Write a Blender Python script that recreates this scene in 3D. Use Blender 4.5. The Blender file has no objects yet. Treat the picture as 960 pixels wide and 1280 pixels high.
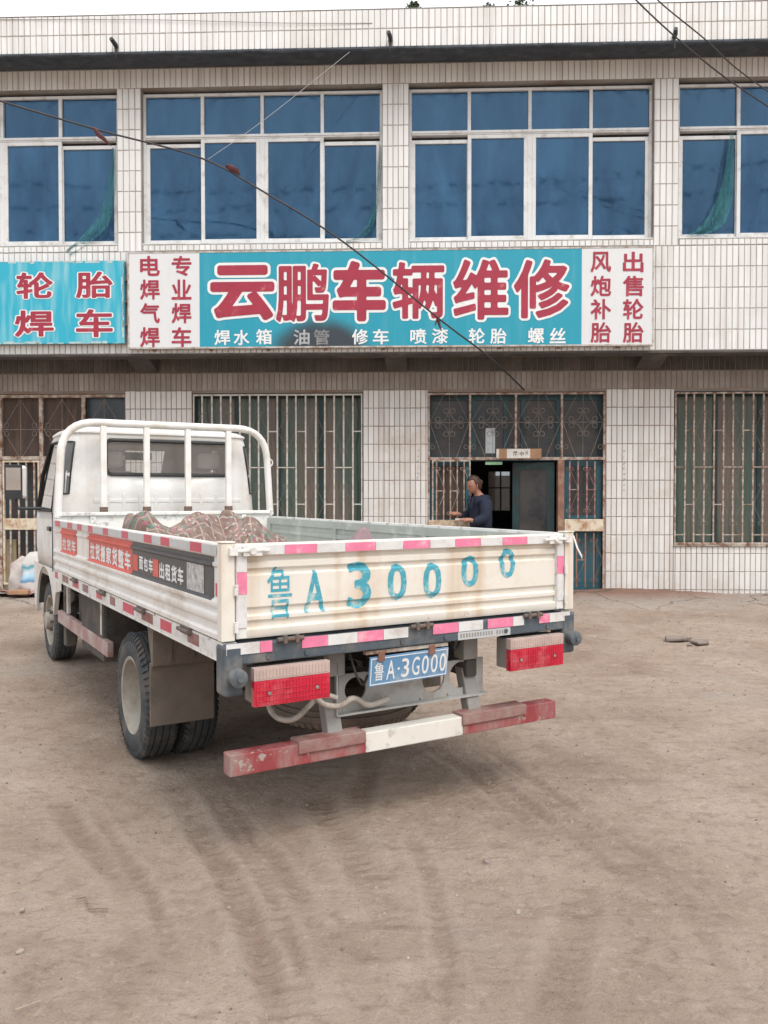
import bpy, bmesh, math, random
import numpy as np
from mathutils import Vector, Matrix, noise
random.seed(7)
R = math.radians
sc = bpy.context.scene
COL = sc.collection

# ------------------------------------------------------------------ camera, world, sun, exposure
CAM_H, FPX, PIT = 1.4, 1045.0, R(1.25)
cam = bpy.data.cameras.new('camera'); camo = bpy.data.objects.new('camera', cam); COL.objects.link(camo)
cam.sensor_fit = 'HORIZONTAL'; cam.sensor_width = 36.0; cam.lens = 36.0 * FPX / 960.0
cam.clip_start = 0.05; cam.clip_end = 3000
camo.location = (0, 0, CAM_H); camo.rotation_euler = (R(90) - PIT, 0, 0)
sc.camera = camo
sc.render.resolution_x, sc.render.resolution_y = 768, 1024

SUN_EL, SUN_AZ = R(56), R(146)          # azimuth clockwise from +Y (building side), sun stands behind the camera to the right
w = bpy.data.worlds.new('World'); sc.world = w; w.use_nodes = True
nt = w.node_tree; nt.nodes.clear()
sky = nt.nodes.new('ShaderNodeTexSky'); sky.sky_type = 'NISHITA'; sky.sun_disc = False
sky.sun_elevation = SUN_EL; sky.sun_rotation = SUN_AZ; sky.air_density = 1.0; sky.dust_density = 4.0; sky.ozone_density = 1.0
hs = nt.nodes.new('ShaderNodeHueSaturation'); hs.inputs['Saturation'].default_value = 0.22
mx = nt.nodes.new('ShaderNodeMix'); mx.data_type = 'RGBA'; mx.inputs[0].default_value = 0.75
mx.inputs['B'].default_value = (8.6, 8.9, 9.3, 1)          # thin bright overcast veil
bg = nt.nodes.new('ShaderNodeBackground'); bg.inputs[1].default_value = 0.12
ow = nt.nodes.new('ShaderNodeOutputWorld')
nt.links.new(sky.outputs[0], hs.inputs['Color']); nt.links.new(hs.outputs[0], mx.inputs['A'])
# overcast sky: brightest overhead, about a third of that at the horizon
tcw = nt.nodes.new('ShaderNodeTexCoord'); sxw = nt.nodes.new('ShaderNodeSeparateXYZ'); nt.links.new(tcw.outputs['Generated'], sxw.inputs[0])
mrw = nt.nodes.new('ShaderNodeMapRange'); mrw.inputs[1].default_value = 0; mrw.inputs[2].default_value = 1; mrw.inputs[3].default_value = .62; mrw.inputs[4].default_value = 1.75; nt.links.new(sxw.outputs[2], mrw.inputs[0])
vmw = nt.nodes.new('ShaderNodeVectorMath'); vmw.operation = 'SCALE'; nt.links.new(mx.outputs['Result'], vmw.inputs[0]); nt.links.new(mrw.outputs[0], vmw.inputs['Scale'])
nt.links.new(vmw.outputs[0], bg.inputs[0]); nt.links.new(bg.outputs[0], ow.inputs[0])
sun = bpy.data.lights.new('sun', 'SUN'); sun.energy = 1.5; sun.angle = R(30); sun.color = (1, .94, .86)
suno = bpy.data.objects.new('sun', sun); COL.objects.link(suno)
sd = Vector((math.sin(SUN_AZ) * math.cos(SUN_EL), math.cos(SUN_AZ) * math.cos(SUN_EL), math.sin(SUN_EL)))
suno.rotation_euler = sd.to_track_quat('Z', 'Y').to_euler(); suno.location = sd * 50
sc.view_settings.view_transform = 'Standard'; sc.view_settings.look = 'None'
sc.view_settings.exposure = 0.35; sc.view_settings.gamma = 1
sc.cycles.max_bounces = 8

# ------------------------------------------------------------------ frames of the two main bodies (facade, truck)
PS = math.atan(.0387); FO = Vector((0, 11.59, 0))
FUv = Vector((math.cos(PS), -math.sin(PS), 0)); FNv = Vector((-math.sin(PS), -math.cos(PS), 0))
TH = R(31.0); TL = Vector((-math.sin(TH), math.cos(TH), 0)); TT = Vector((math.cos(TH), math.sin(TH), 0))
BW = 1.754; BL = 3.53
ORG = 2.97 * TL + (1.078 + BW / 2) * TT
def ray(px, py):
    a = (px - 480) / FPX; b = -(py - 640) / FPX; c, s = math.cos(PIT), math.sin(PIT)
    return Vector((a, c + b * s, -s + b * c))
def hit(px, py, n, d):
    r = ray(px, py); o = Vector((0, 0, CAM_H)); return o + r * ((d - o.dot(n)) / r.dot(n))
def FW(px, py, w=0):                      # measured photo point -> (along wall, height) on the wall plane w metres proud
    q = hit(px, py, FNv, FO.dot(FNv) + w) - FO; return q.dot(FUv), q.z
def TR(px, py, y=0):                      # -> (x, z) on a plane across the truck
    q = hit(px, py, TL, ORG.dot(TL) + y) - ORG; return q.dot(TT), q.z
def TS(px, py, x=-BW / 2):                # -> (y, z) on a plane along the truck side
    q = hit(px, py, TT, ORG.dot(TT) + x) - ORG; return q.dot(TL), q.z
def GP(px, py, z=0): return hit(px, py, Vector((0, 0, 1)), z)
def FB(u, w, z): return FO + FUv * u + FNv * w + Vector((0, 0, z))

# ------------------------------------------------------------------ materials
MATS = {}
def mat(name, col, rough=.6, metal=0., var=.12, scale=6., dirt=None, dscale=3., damt=.5, bump=0., bscale=60., coat=0., island=0., spec=.5, stretch=None, coord='Object', chips=None, leak=None):
    """procedural paint/stone/cloth: base colour, slow variation, optional patchy second colour, fine bump"""
    if name in MATS: return MATS[name]
    m = bpy.data.materials.new(name); m.use_nodes = True; n = m.node_tree.nodes; L = m.node_tree.links
    p = n['Principled BSDF']; p.inputs['Roughness'].default_value = rough; p.inputs['Metallic'].default_value = metal
    p.inputs['Coat Weight'].default_value = coat; p.inputs['Specular IOR Level'].default_value = spec
    tc = n.new('ShaderNodeTexCoord') if coord != 'World' else n.new('ShaderNodeNewGeometry'); csock = tc.outputs[coord if coord != 'World' else 'Position']; mp = n.new('ShaderNodeMapping'); L.new(csock, mp.inputs[0])
    if stretch: mp.inputs['Scale'].default_value = stretch
    def nz(s, d=5, r=.6):
        t = n.new('ShaderNodeTexNoise'); t.inputs['Scale'].default_value = s; t.inputs['Detail'].default_value = d
        t.inputs['Roughness'].default_value = r; L.new(mp.outputs[0], t.inputs['Vector']); return t
    a = nz(scale); rm = n.new('ShaderNodeMapRange'); rm.inputs[1].default_value = .3; rm.inputs[2].default_value = .7
    rm.inputs[3].default_value = 1 - var; rm.inputs[4].default_value = 1 + var; L.new(a.outputs[0], rm.inputs[0])
    vm = n.new('ShaderNodeVectorMath'); vm.operation = 'SCALE'; vm.inputs[0].default_value = col[:3]; L.new(rm.outputs[0], vm.inputs['Scale'])
    out = vm.outputs[0]
    if island:
        g = n.new('ShaderNodeNewGeometry'); r2 = n.new('ShaderNodeMapRange'); r2.inputs[3].default_value = 1 - island; r2.inputs[4].default_value = 1 + island * .5
        oi = n.new('ShaderNodeObjectInfo'); ad = n.new('ShaderNodeMath'); ad.operation = 'ADD'; fr = n.new('ShaderNodeMath'); fr.operation = 'FRACT'
        L.new(g.outputs['Random Per Island'], ad.inputs[0]); L.new(oi.outputs['Random'], ad.inputs[1]); L.new(ad.outputs[0], fr.inputs[0]); L.new(fr.outputs[0], r2.inputs[0])
        v2 = n.new('ShaderNodeVectorMath'); v2.operation = 'SCALE'; L.new(out, v2.inputs[0]); L.new(r2.outputs[0], v2.inputs['Scale']); out = v2.outputs[0]
    if dirt:
        b = nz(dscale, 8, .68); cr = n.new('ShaderNodeMapRange'); cr.inputs[1].default_value = .62 - damt * .35; cr.inputs[2].default_value = .78 - damt * .25; L.new(b.outputs[0], cr.inputs[0])
        mi = n.new('ShaderNodeMix'); mi.data_type = 'RGBA'; L.new(cr.outputs[0], mi.inputs[0]); L.new(out, mi.inputs['A']); mi.inputs['B'].default_value = (*dirt, 1); out = mi.outputs['Result']
        rr = n.new('ShaderNodeMapRange'); rr.inputs[3].default_value = rough; rr.inputs[4].default_value = min(1, rough + .35); L.new(cr.outputs[0], rr.inputs[0]); L.new(rr.outputs[0], p.inputs['Roughness'])
    if leak:            # rain streaks running down: (colour, amount)
        ml = n.new('ShaderNodeMapping'); ml.inputs['Scale'].default_value = (7, 7, .35); L.new(csock, ml.inputs[0]); tl = n.new('ShaderNodeTexNoise'); tl.inputs['Scale'].default_value = 1.4; tl.inputs['Detail'].default_value = 6; L.new(ml.outputs[0], tl.inputs[0])
        rl = n.new('ShaderNodeMapRange'); rl.inputs[1].default_value = .52; rl.inputs[2].default_value = .74; rl.inputs[4].default_value = leak[1]; L.new(tl.outputs[0], rl.inputs[0])
        m5 = n.new('ShaderNodeMix'); m5.data_type = 'RGBA'; L.new(rl.outputs[0], m5.inputs[0]); L.new(out, m5.inputs['A']); m5.inputs['B'].default_value = (*leak[0], 1); out = m5.outputs['Result']
    if chips:           # sharp small chips in the paint: (colour, scale, threshold)
        tcx = n.new('ShaderNodeTexNoise'); tcx.inputs['Scale'].default_value = chips[1]; tcx.inputs['Detail'].default_value = 7; tcx.inputs['Roughness'].default_value = .7; L.new(csock, tcx.inputs[0])
        rc = n.new('ShaderNodeMapRange'); rc.inputs[1].default_value = chips[2]; rc.inputs[2].default_value = chips[2] + .015; L.new(tcx.outputs[0], rc.inputs[0])
        m6 = n.new('ShaderNodeMix'); m6.data_type = 'RGBA'; L.new(rc.outputs[0], m6.inputs[0]); L.new(out, m6.inputs['A']); m6.inputs['B'].default_value = (*chips[0], 1); out = m6.outputs['Result']
    L.new(out, p.inputs['Base Color'])
    if bump:
        c = nz(bscale, 6, .6); bp = n.new('ShaderNodeBump'); bp.inputs['Strength'].default_value = bump; bp.inputs['Distance'].default_value = .01
        L.new(c.outputs[0], bp.inputs['Height']); L.new(bp.outputs[0], p.inputs['Normal'])
    MATS[name] = m; return m

RUST = (.17, .075, .035); MUD = (.24, .185, .145)
tile_m = mat('glazed_white_tile', (.74, .735, .72), .2, var=.04, scale=1.2, island=.07, dirt=(.6, .56, .51), dscale=.9, damt=.2, coord='World', leak=((.42, .37, .32), .5))
tile_low = mat('glazed_tile_lower', (.71, .69, .665), .28, var=.05, scale=1.2, island=.09, dirt=(.55, .49, .43), dscale=1.1, damt=.26, coord='World', leak=((.45, .36, .29), .5))
tile_shade_dark = mat('overhang_shade_tile_dark', (.12, .106, .098), .6, var=.2, scale=1.5, island=.25, dirt=(.06, .053, .05), dscale=1.2, damt=.5)  # top row: overhang shade painted into the tile colour, along with some soot
tile_shade_mid = mat('overhang_shade_tile_mid', (.35, .31, .28), .5, var=.15, scale=1.5, island=.2, dirt=(.23, .19, .165), dscale=1.0, damt=.5)  # second row: weaker overhang shade painted into the tile colour, plus staining
grout = mat('cement_grout', (.33, .315, .295), .9, var=.2, scale=3, dirt=(.2, .13, .09), dscale=1.5, damt=.4)
grout_low = mat('stained_grout', (.26, .225, .195), .9, var=.2, scale=3, dirt=(.2, .11, .07), dscale=1.5, damt=.5)
soffit_m = mat('dark_brown_concrete', (.075, .066, .062), .9, var=.3, scale=4, dirt=(.15, .125, .11), dscale=3, damt=.3, bump=.3)  # near-black brown concrete for the slab, brackets and edge strip
concrete = mat('weathered_concrete', (.3, .28, .26), .9, var=.2, scale=4, dirt=(.1, .09, .085), dscale=2, damt=.5, bump=.4)
mould_shade = mat('black_mould_and_shade', (.05, .06, .073), .9, var=.35, scale=7, dirt=(.12, .12, .12), dscale=6, damt=.18, bump=.6, bscale=30)  # mould on the cornice; painted lintel shade in the window head strips
alu = mat('white_window_frame', (.66, .67, .67), .4, var=.06, scale=3, dirt=(.42, .4, .37), dscale=5, damt=.3)
rustbar = mat('rusted_cream_bar', (.52, .46, .4), .6, var=.15, scale=8, dirt=RUST, dscale=9, damt=.62, bump=.3)
rustred = mat('rusted_brown_frame', (.25, .12, .085), .7, var=.25, scale=8, dirt=(.42, .3, .2), dscale=10, damt=.3, bump=.3)
creambar = mat('cream_painted_bar', (.6, .57, .52), .5, var=.1, scale=8, dirt=(.3, .2, .13), dscale=9, damt=.42)
creampanel = mat('rusting_cream_panel', (.66, .58, .44), .6, var=.1, scale=5, dirt=(.34, .15, .07), dscale=8, damt=.46, bump=.3)
thinrod = mat('thin_iron_rod', (.17, .14, .12), .6, var=.2, dirt=(.3, .26, .22), dscale=14, damt=.4)
teal = mat('teal_painted_wood', (.028, .115, .15), .5, var=.2, scale=5, dirt=(.1, .09, .08), dscale=6, damt=.3)
tealdark = mat('dark_green_wood', (.02, .05, .052), .55, var=.25, scale=5, dirt=(.05, .04, .035), dscale=4, damt=.4)
oldglass = mat('dusty_dark_glass', (.035, .036, .038), .25, var=.5, scale=1.6, dirt=(.085, .07, .06), dscale=1.4, damt=.5)
browncloth = mat('brown_curtain_cloth', (.11, .075, .06), .9, var=.3, scale=3, stretch=(5, 1, .5), dirt=(.06, .05, .05), dscale=2, damt=.4)
def curtain_glass():
    m = bpy.data.materials.new('green_brown_curtained_glass'); m.use_nodes = True; n = m.node_tree.nodes; L = m.node_tree.links; p = n['Principled BSDF']
    tc = n.new('ShaderNodeTexCoord'); mp = n.new('ShaderNodeMapping'); mp.inputs['Scale'].default_value = (3.2, 1, .45); L.new(tc.outputs['Object'], mp.inputs[0])
    a = n.new('ShaderNodeTexNoise'); a.inputs['Scale'].default_value = 1.1; a.inputs['Detail'].default_value = 3; L.new(mp.outputs[0], a.inputs[0])
    cr = n.new('ShaderNodeValToRGB'); e = cr.color_ramp.elements; e[0].position = .38; e[0].color = (.085, .13, .105, 1); e[1].position = .64; e[1].color = (.19, .15, .125, 1)
    x = e.new(.5); x.color = (.12, .135, .112, 1)
    L.new(a.outputs[0], cr.inputs[0]); L.new(cr.outputs[0], p.inputs['Base Color']); p.inputs['Roughness'].default_value = .35
    wv = n.new('ShaderNodeTexWave'); wv.inputs['Scale'].default_value = 3.5; wv.inputs['Distortion'].default_value = 3; wv.bands_direction = 'X'; L.new(tc.outputs['Object'], wv.inputs[0])
    bp = n.new('ShaderNodeBump'); bp.inputs['Strength'].default_value = .5; bp.inputs['Distance'].default_value = .03; L.new(wv.outputs[0], bp.inputs['Height']); L.new(bp.outputs[0], p.inputs['Normal'])
    return m
curtglass = curtain_glass()
def blue_glass():
    m = bpy.data.materials.new('blue_tinted_window_glass'); m.use_nodes = True; n = m.node_tree.nodes; L = m.node_tree.links; p = n['Principled BSDF']
    tc = n.new('ShaderNodeTexCoord'); mp = n.new('ShaderNodeMapping'); mp.inputs['Scale'].default_value = (1.7, 1, .6); L.new(tc.outputs['Object'], mp.inputs[0])
    oi = n.new('ShaderNodeObjectInfo'); cx = n.new('ShaderNodeCombineXYZ'); mm = n.new('ShaderNodeMath'); mm.operation = 'MULTIPLY'; mm.inputs[1].default_value = 40; L.new(oi.outputs['Random'], mm.inputs[0])
    L.new(mm.outputs[0], cx.inputs[0]); L.new(cx.outputs[0], mp.inputs['Location'])
    a = n.new('ShaderNodeTexNoise'); a.inputs['Scale'].default_value = 1.5; a.inputs['Detail'].default_value = 5; a.inputs['Distortion'].default_value = .5; L.new(mp.outputs[0], a.inputs[0])
    cr = n.new('ShaderNodeValToRGB'); e = cr.color_ramp.elements; e[0].position = .32; e[0].color = (.003, .012, .036, 1); e[1].position = .7; e[1].color = (.022, .066, .125, 1)
    L.new(a.outputs[0], cr.inputs[0]); mr = n.new('ShaderNodeMapRange'); mr.inputs[3].default_value = .65; mr.inputs[4].default_value = 1.35; L.new(oi.outputs['Random'], mr.inputs[0])
    vm = n.new('ShaderNodeVectorMath'); vm.operation = 'SCALE'; L.new(cr.outputs[0], vm.inputs[0]); L.new(mr.outputs[0], vm.inputs['Scale']); L.new(vm.outputs[0], p.inputs['Base Color'])
    p.inputs['IOR'].default_value = 1.75; p.inputs['Specular IOR Level'].default_value = .85; p.inputs['Specular Tint'].default_value = (.33, .6, .92, 1)
    d = n.new('ShaderNodeTexNoise'); d.inputs['Scale'].default_value = 7; d.inputs['Detail'].default_value = 6; L.new(tc.outputs['Object'], d.inputs[0]); dr = n.new('ShaderNodeMapRange'); dr.inputs[1].default_value = .45; dr.inputs[2].default_value = .75; dr.inputs[3].default_value = .05; dr.inputs[4].default_value = .3; L.new(d.outputs[0], dr.inputs[0]); L.new(dr.outputs[0], p.inputs['Roughness'])
    b = n.new('ShaderNodeTexNoise'); b.inputs['Scale'].default_value = 1.6; b.inputs['Detail'].default_value = 1.5; L.new(mp.outputs[0], b.inputs[0])
    bp = n.new('ShaderNodeBump'); bp.inputs['Strength'].default_value = .09; bp.inputs['Distance'].default_value = .04; L.new(b.outputs[0], bp.inputs['Height']); L.new(bp.outputs[0], p.inputs['Normal'])
    return m
blueglass = blue_glass()
def clear_glass():
    m = bpy.data.materials.new('clear_car_glass'); m.use_nodes = True; n = m.node_tree.nodes; L = m.node_tree.links; n.remove(n['Principled BSDF'])
    t = n.new('ShaderNodeBsdfTransparent'); t.inputs[0].default_value = (.9, .92, .92, 1); g = n.new('ShaderNodeBsdfGlossy'); g.inputs['Roughness'].default_value = .04
    fr = n.new('ShaderNodeFresnel'); fr.inputs[0].default_value = 1.45; ms = n.new('ShaderNodeMixShader')
    df = n.new('ShaderNodeBsdfDiffuse'); df.inputs[0].default_value = (.62, .55, .5, 1); m0 = n.new('ShaderNodeMixShader'); m0.inputs[0].default_value = .2; L.new(t.outputs[0], m0.inputs[1]); L.new(df.outputs[0], m0.inputs[2]); t = m0  # beige diffuse share: a dust film that imitates reflection haze on the panes
    L.new(fr.outputs[0], ms.inputs[0]); L.new(t.outputs[0], ms.inputs[1]); L.new(g.outputs[0], ms.inputs[2]); L.new(ms.outputs[0], n['Material Output'].inputs[0]); return m
carglass = clear_glass()
def sign_mat(name, col, stain=None, streak=.12, sun=(.5, .7, .7), lo=.52):
    """painted sheet with faint vertical run marks; stain = (x, z, rx, rz) soot mark with its own shape"""
    m = bpy.data.materials.new(name); m.use_nodes = True; n = m.node_tree.nodes; L = m.node_tree.links; p = n['Principled BSDF']
    p.inputs['Roughness'].default_value = .45
    tc = n.new('ShaderNodeTexCoord'); mp = n.new('ShaderNodeMapping'); mp.inputs['Scale'].default_value = (6, 1, .8); L.new(tc.outputs['Object'], mp.inputs[0])
    a = n.new('ShaderNodeTexNoise'); a.inputs['Scale'].default_value = 1.6; a.inputs['Detail'].default_value = 6; L.new(mp.outputs[0], a.inputs[0])
    cr = n.new('ShaderNodeMapRange'); cr.inputs[1].default_value = lo; cr.inputs[2].default_value = .8; cr.inputs[4].default_value = streak; L.new(a.outputs[0], cr.inputs[0])
    mi = n.new('ShaderNodeMix'); mi.data_type = 'RGBA'; L.new(cr.outputs[0], mi.inputs[0]); mi.inputs['A'].default_value = (*col, 1); mi.inputs['B'].default_value = (*sun, 1); out = mi.outputs['Result']
    if stain:
        m2 = n.new('ShaderNodeMapping'); m2.vector_type = 'TEXTURE'; m2.inputs['Location'].default_value = (stain[0], 0, stain[1]); m2.inputs['Scale'].default_value = (stain[2], 9, stain[3])
        ns = n.new('ShaderNodeTexNoise'); ns.inputs['Scale'].default_value = 2.5; ns.inputs['Detail'].default_value = 5; L.new(tc.outputs['Object'], ns.inputs[0])
        ad = n.new('ShaderNodeMix'); ad.data_type = 'RGBA'; ad.blend_type = 'ADD'; ad.inputs[0].default_value = .16
        L.new(tc.outputs['Object'], ad.inputs['A']); L.new(ns.outputs['Color'], ad.inputs['B']); L.new(ad.outputs['Result'], m2.inputs[0])
        gr = n.new('ShaderNodeTexGradient'); gr.gradient_type = 'SPHERICAL'; L.new(m2.outputs[0], gr.inputs[0])
        g2 = n.new('ShaderNodeMapRange'); g2.interpolation_type = 'SMOOTHSTEP'; g2.inputs[1].default_value = 0; g2.inputs[2].default_value = .42; g2.inputs[4].default_value = .97; L.new(gr.outputs[1], g2.inputs[0])
        m3 = n.new('ShaderNodeMix'); m3.data_type = 'RGBA'; L.new(g2.outputs[0], m3.inputs[0]); L.new(out, m3.inputs['A']); m3.inputs['B'].default_value = (.03, .035, .045, 1); out = m3.outputs['Result']
    L.new(out, p.inputs['Base Color']); return m
char_red = mat('red_sign_lettering', (.335, .022, .05), .5, var=.12, scale=4, dirt=(.5, .2, .2), dscale=6, damt=.1)
char_white = mat('white_sign_lettering', (.74, .75, .75), .5, var=.06, scale=4, dirt=(.55, .55, .55), dscale=8, damt=.2)
white_paint = mat('dusty_white_truck_paint', (.74, .72, .69), .38, var=.05, scale=2.5, dirt=(.56, .5, .43), dscale=3, damt=.34, coat=.2, chips=((.16, .1, .07), 9, .68), leak=((.5, .42, .34), .5), bump=.1, bscale=4)
cream_paint = mat('yellowed_tailgate_paint', (.72, .68, .61), .4, var=.05, scale=2, dirt=(.62, .52, .4), dscale=2.2, damt=.36, coat=.15, chips=((.2, .11, .06), 10, .68), leak=((.5, .34, .2), .6), bump=.12, bscale=3)
chipped = mat('chipped_white_paint', (.72, .71, .68), .45, var=.06, scale=4, dirt=(.22, .17, .14), dscale=13, damt=.24, bump=.2)
greygreen = mat('grey_green_inner_panel', (.38, .4, .37), .6, var=.1, scale=4, dirt=(.6, .6, .56), dscale=5, damt=.3)
tape_white = mat('white_reflective_tape', (.66, .65, .64), .35, var=.05, scale=20, dirt=(.5, .46, .42), dscale=9, damt=.35, chips=((.3, .26, .22), 22, .66))
tape_pink = mat('faded_pink_reflective_tape', (.74, .2, .33), .35, var=.1, scale=14, dirt=(.8, .45, .5), dscale=10, damt=.3, chips=((.6, .5, .48), 20, .66))
tape_red = mat('red_reflective_tape', (.52, .045, .09), .35, var=.12, scale=14, dirt=(.45, .2, .2), dscale=10, damt=.3)
tape_grey = mat('grey_reflective_tape', (.48, .49, .49), .4, var=.06, scale=12)
bluegrey = mat('blue_grey_chassis_paint', (.07, .09, .108), .5, var=.25, scale=7, dirt=(.2, .18, .16), dscale=6, damt=.36, bump=.2)
chassis = mat('dusty_black_chassis', (.06, .056, .052), .8, var=.3, scale=6, dirt=(.14, .115, .095), dscale=5, damt=.5)
greymetal = mat('dusty_grey_steel', (.27, .26, .245), .6, var=.15, scale=6, dirt=(.2, .16, .13), dscale=6, damt=.4, bump=.15)
rubber = mat('dusty_tyre_rubber', (.05, .056, .06), .85, var=.2, scale=9, dirt=(.14, .12, .105), dscale=5, damt=.42, bump=.2)
flap_m = mat('mud_covered_flap', (.17, .14, .115), .9, var=.18, scale=5, dirt=(.1, .085, .07), dscale=3, damt=.4, bump=.2)
rim_m = mat('dusty_cream_rim', (.38, .35, .3), .6, var=.12, scale=6, dirt=(.25, .2, .16), dscale=5, damt=.4)
bumper_red = mat('worn_red_bumper_paint', (.30, .05, .055), .55, var=.15, scale=9, dirt=(.29, .2, .18), dscale=9, damt=.5, stretch=(1, 1, .35), bump=.3, chips=((.36, .3, .27), 16, .6))
bumper_dusty = mat('dusty_faded_red_plate', (.25, .10, .09), .7, var=.15, scale=9, dirt=(.3, .22, .195), dscale=9, damt=.6, bump=.15)
bumper_white = mat('chipped_white_bumper_paint', (.7, .67, .61), .45, var=.06, scale=5, dirt=(.2, .17, .14), dscale=11, damt=.2, chips=((.1, .08, .07), 14, .66))
hinge_m = mat('dirty_dark_hinge', (.12, .10, .09), .7, var=.2, dirt=(.2, .1, .06), dscale=14, damt=.4)
dkrubber = mat('black_rubber_seal', (.02, .02, .02), .6, var=.2)
black_plastic = mat('black_plastic', (.025, .027, .03), .4, var=.2)

# ------------------------------------------------------------------ mesh helpers
class MB:
    def __init__(s): s.v = []; s.f = []; s.mi = []; s.cur = 0
    def add(s, vs, fs, m=None):
        b = len(s.v); s.v += [tuple(v) for v in vs]; s.f += [tuple(b + i for i in f) for f in fs]; s.mi += [s.cur if m is None else m] * len(fs); return s
    def box(s, x0, x1, y0, y1, z0, z1, m=None):
        return s.add([(x0, y0, z0), (x1, y0, z0), (x1, y1, z0), (x0, y1, z0), (x0, y0, z1), (x1, y0, z1), (x1, y1, z1), (x0, y1, z1)],
                     [(0, 3, 2, 1), (4, 5, 6, 7), (0, 1, 5, 4), (1, 2, 6, 5), (2, 3, 7, 6), (3, 0, 4, 7)], m)
    def prism(s, pts, axis, a0, a1, m=None):
        """closed 2D outline swept along an axis; outline given in the two other axes (cyclic order)"""
        n = len(pts)
        def P(p, a): return {'x': (a, p[0], p[1]), 'y': (p[0], a, p[1]), 'z': (p[0], p[1], a)}[axis]
        vs = [P(p, a0) for p in pts] + [P(p, a1) for p in pts]
        return s.add(vs, [tuple(range(n))[::-1], tuple(range(n, 2 * n))] + [(i, (i + 1) % n, n + (i + 1) % n, n + i) for i in range(n)], m)
    def tube(s, pts, r, n=8, m=None, caps=True, closed=False):
        pts = [Vector(p) for p in pts]; k = len(pts); rs = r if isinstance(r, (list, tuple)) else [r] * k; vs = []; fs = []; up = None
        for i, p in enumerate(pts):
            a = pts[(i - 1) % k] if (i > 0 or closed) else p; b = pts[(i + 1) % k] if (i < k - 1 or closed) else p
            t = (b - a).normalized()
            if up is None: up = Vector((0, 0, 1)) if abs(t.z) < .9 else Vector((1, 0, 0))
            x = t.cross(up).normalized(); up = x.cross(t).normalized()
            for j in range(n):
                an = 2 * math.pi * j / n + math.pi / n; vs.append(p + (x * math.cos(an) + up * math.sin(an)) * rs[i])
        kk = k if closed else k - 1
        for i in range(kk):
            for j in range(n):
                a = i * n + j; b = i * n + (j + 1) % n; c = ((i + 1) % k) * n + (j + 1) % n; d = ((i + 1) % k) * n + j; fs.append((a, b, c, d))
        if caps and not closed: fs += [tuple(range(n))[::-1], tuple(range((k - 1) * n, k * n))]
        return s.add(vs, fs, m)
    def revolve(s, prof, origin, axis='x', n=32, m=None):
        """prof = [(a, r)] along the axis"""
        vs = []; fs = []; o = Vector(origin); k = len(prof)
        for j in range(n):
            an = 2 * math.pi * j / n; c, q = math.cos(an), math.sin(an)
            for a, r in prof:
                vs.append(o + {'x': Vector((a, r * c, r * q)), 'y': Vector((r * c, a, r * q)), 'z': Vector((r * c, r * q, a))}[axis])
        for j in range(n):
            for i in range(k - 1): fs.append((j * k + i, ((j + 1) % n) * k + i, ((j + 1) % n) * k + i + 1, j * k + i + 1))
        return s.add(vs, fs, m)
    def build(s, name, mats, parent=None, smooth=None, bevel=0, loc=(0, 0, 0), rotz=0, fix=True):
        me = bpy.data.meshes.new(name); me.from_pydata(s.v, [], s.f)
        if not isinstance(mats, (list, tuple)): mats = [mats]
        for q in mats: me.materials.append(q)
        if len(mats) > 1: me.polygons.foreach_set('material_index', s.mi)
        if fix:
            b = bmesh.new(); b.from_mesh(me); bmesh.ops.recalc_face_normals(b, faces=b.faces); b.to_mesh(me); b.free()
        me.update()
        if smooth:
            me.polygons.foreach_set('use_smooth', [True] * len(me.polygons)); me.set_sharp_from_angle(angle=R(smooth))
        return link(name, me, parent, loc, rotz, bevel)
def link(name, me, parent=None, loc=(0, 0, 0), rotz=0, bevel=0):
    o = bpy.data.objects.new(name, me); COL.objects.link(o); o.location = loc; o.rotation_euler = (0, 0, rotz)
    if parent: o.parent = parent
    if bevel:
        b = o.modifiers.new('bevel', 'BEVEL'); b.width = bevel; b.segments = 2; b.limit_method = 'ANGLE'; b.angle_limit = R(40)
    return o
def tag(o, label=None, cat=None, group=None, kind=None):
    for k, v in (('label', label), ('category', cat), ('group', group), ('kind', kind)):
        if v: o[k] = v
    return o
def thing(name, label, cat, loc=(0, 0, 0), rotz=0, group=None):
    o = bpy.data.objects.new(name, None); COL.objects.link(o); o.location = loc; o.rotation_euler = (0, 0, rotz); o.empty_display_size = .2
    return tag(o, label, cat, group)
def box(name, b, m, parent, bevel=0, smooth=None): return MB().box(*b).build(name, m, parent, smooth, bevel)

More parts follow.
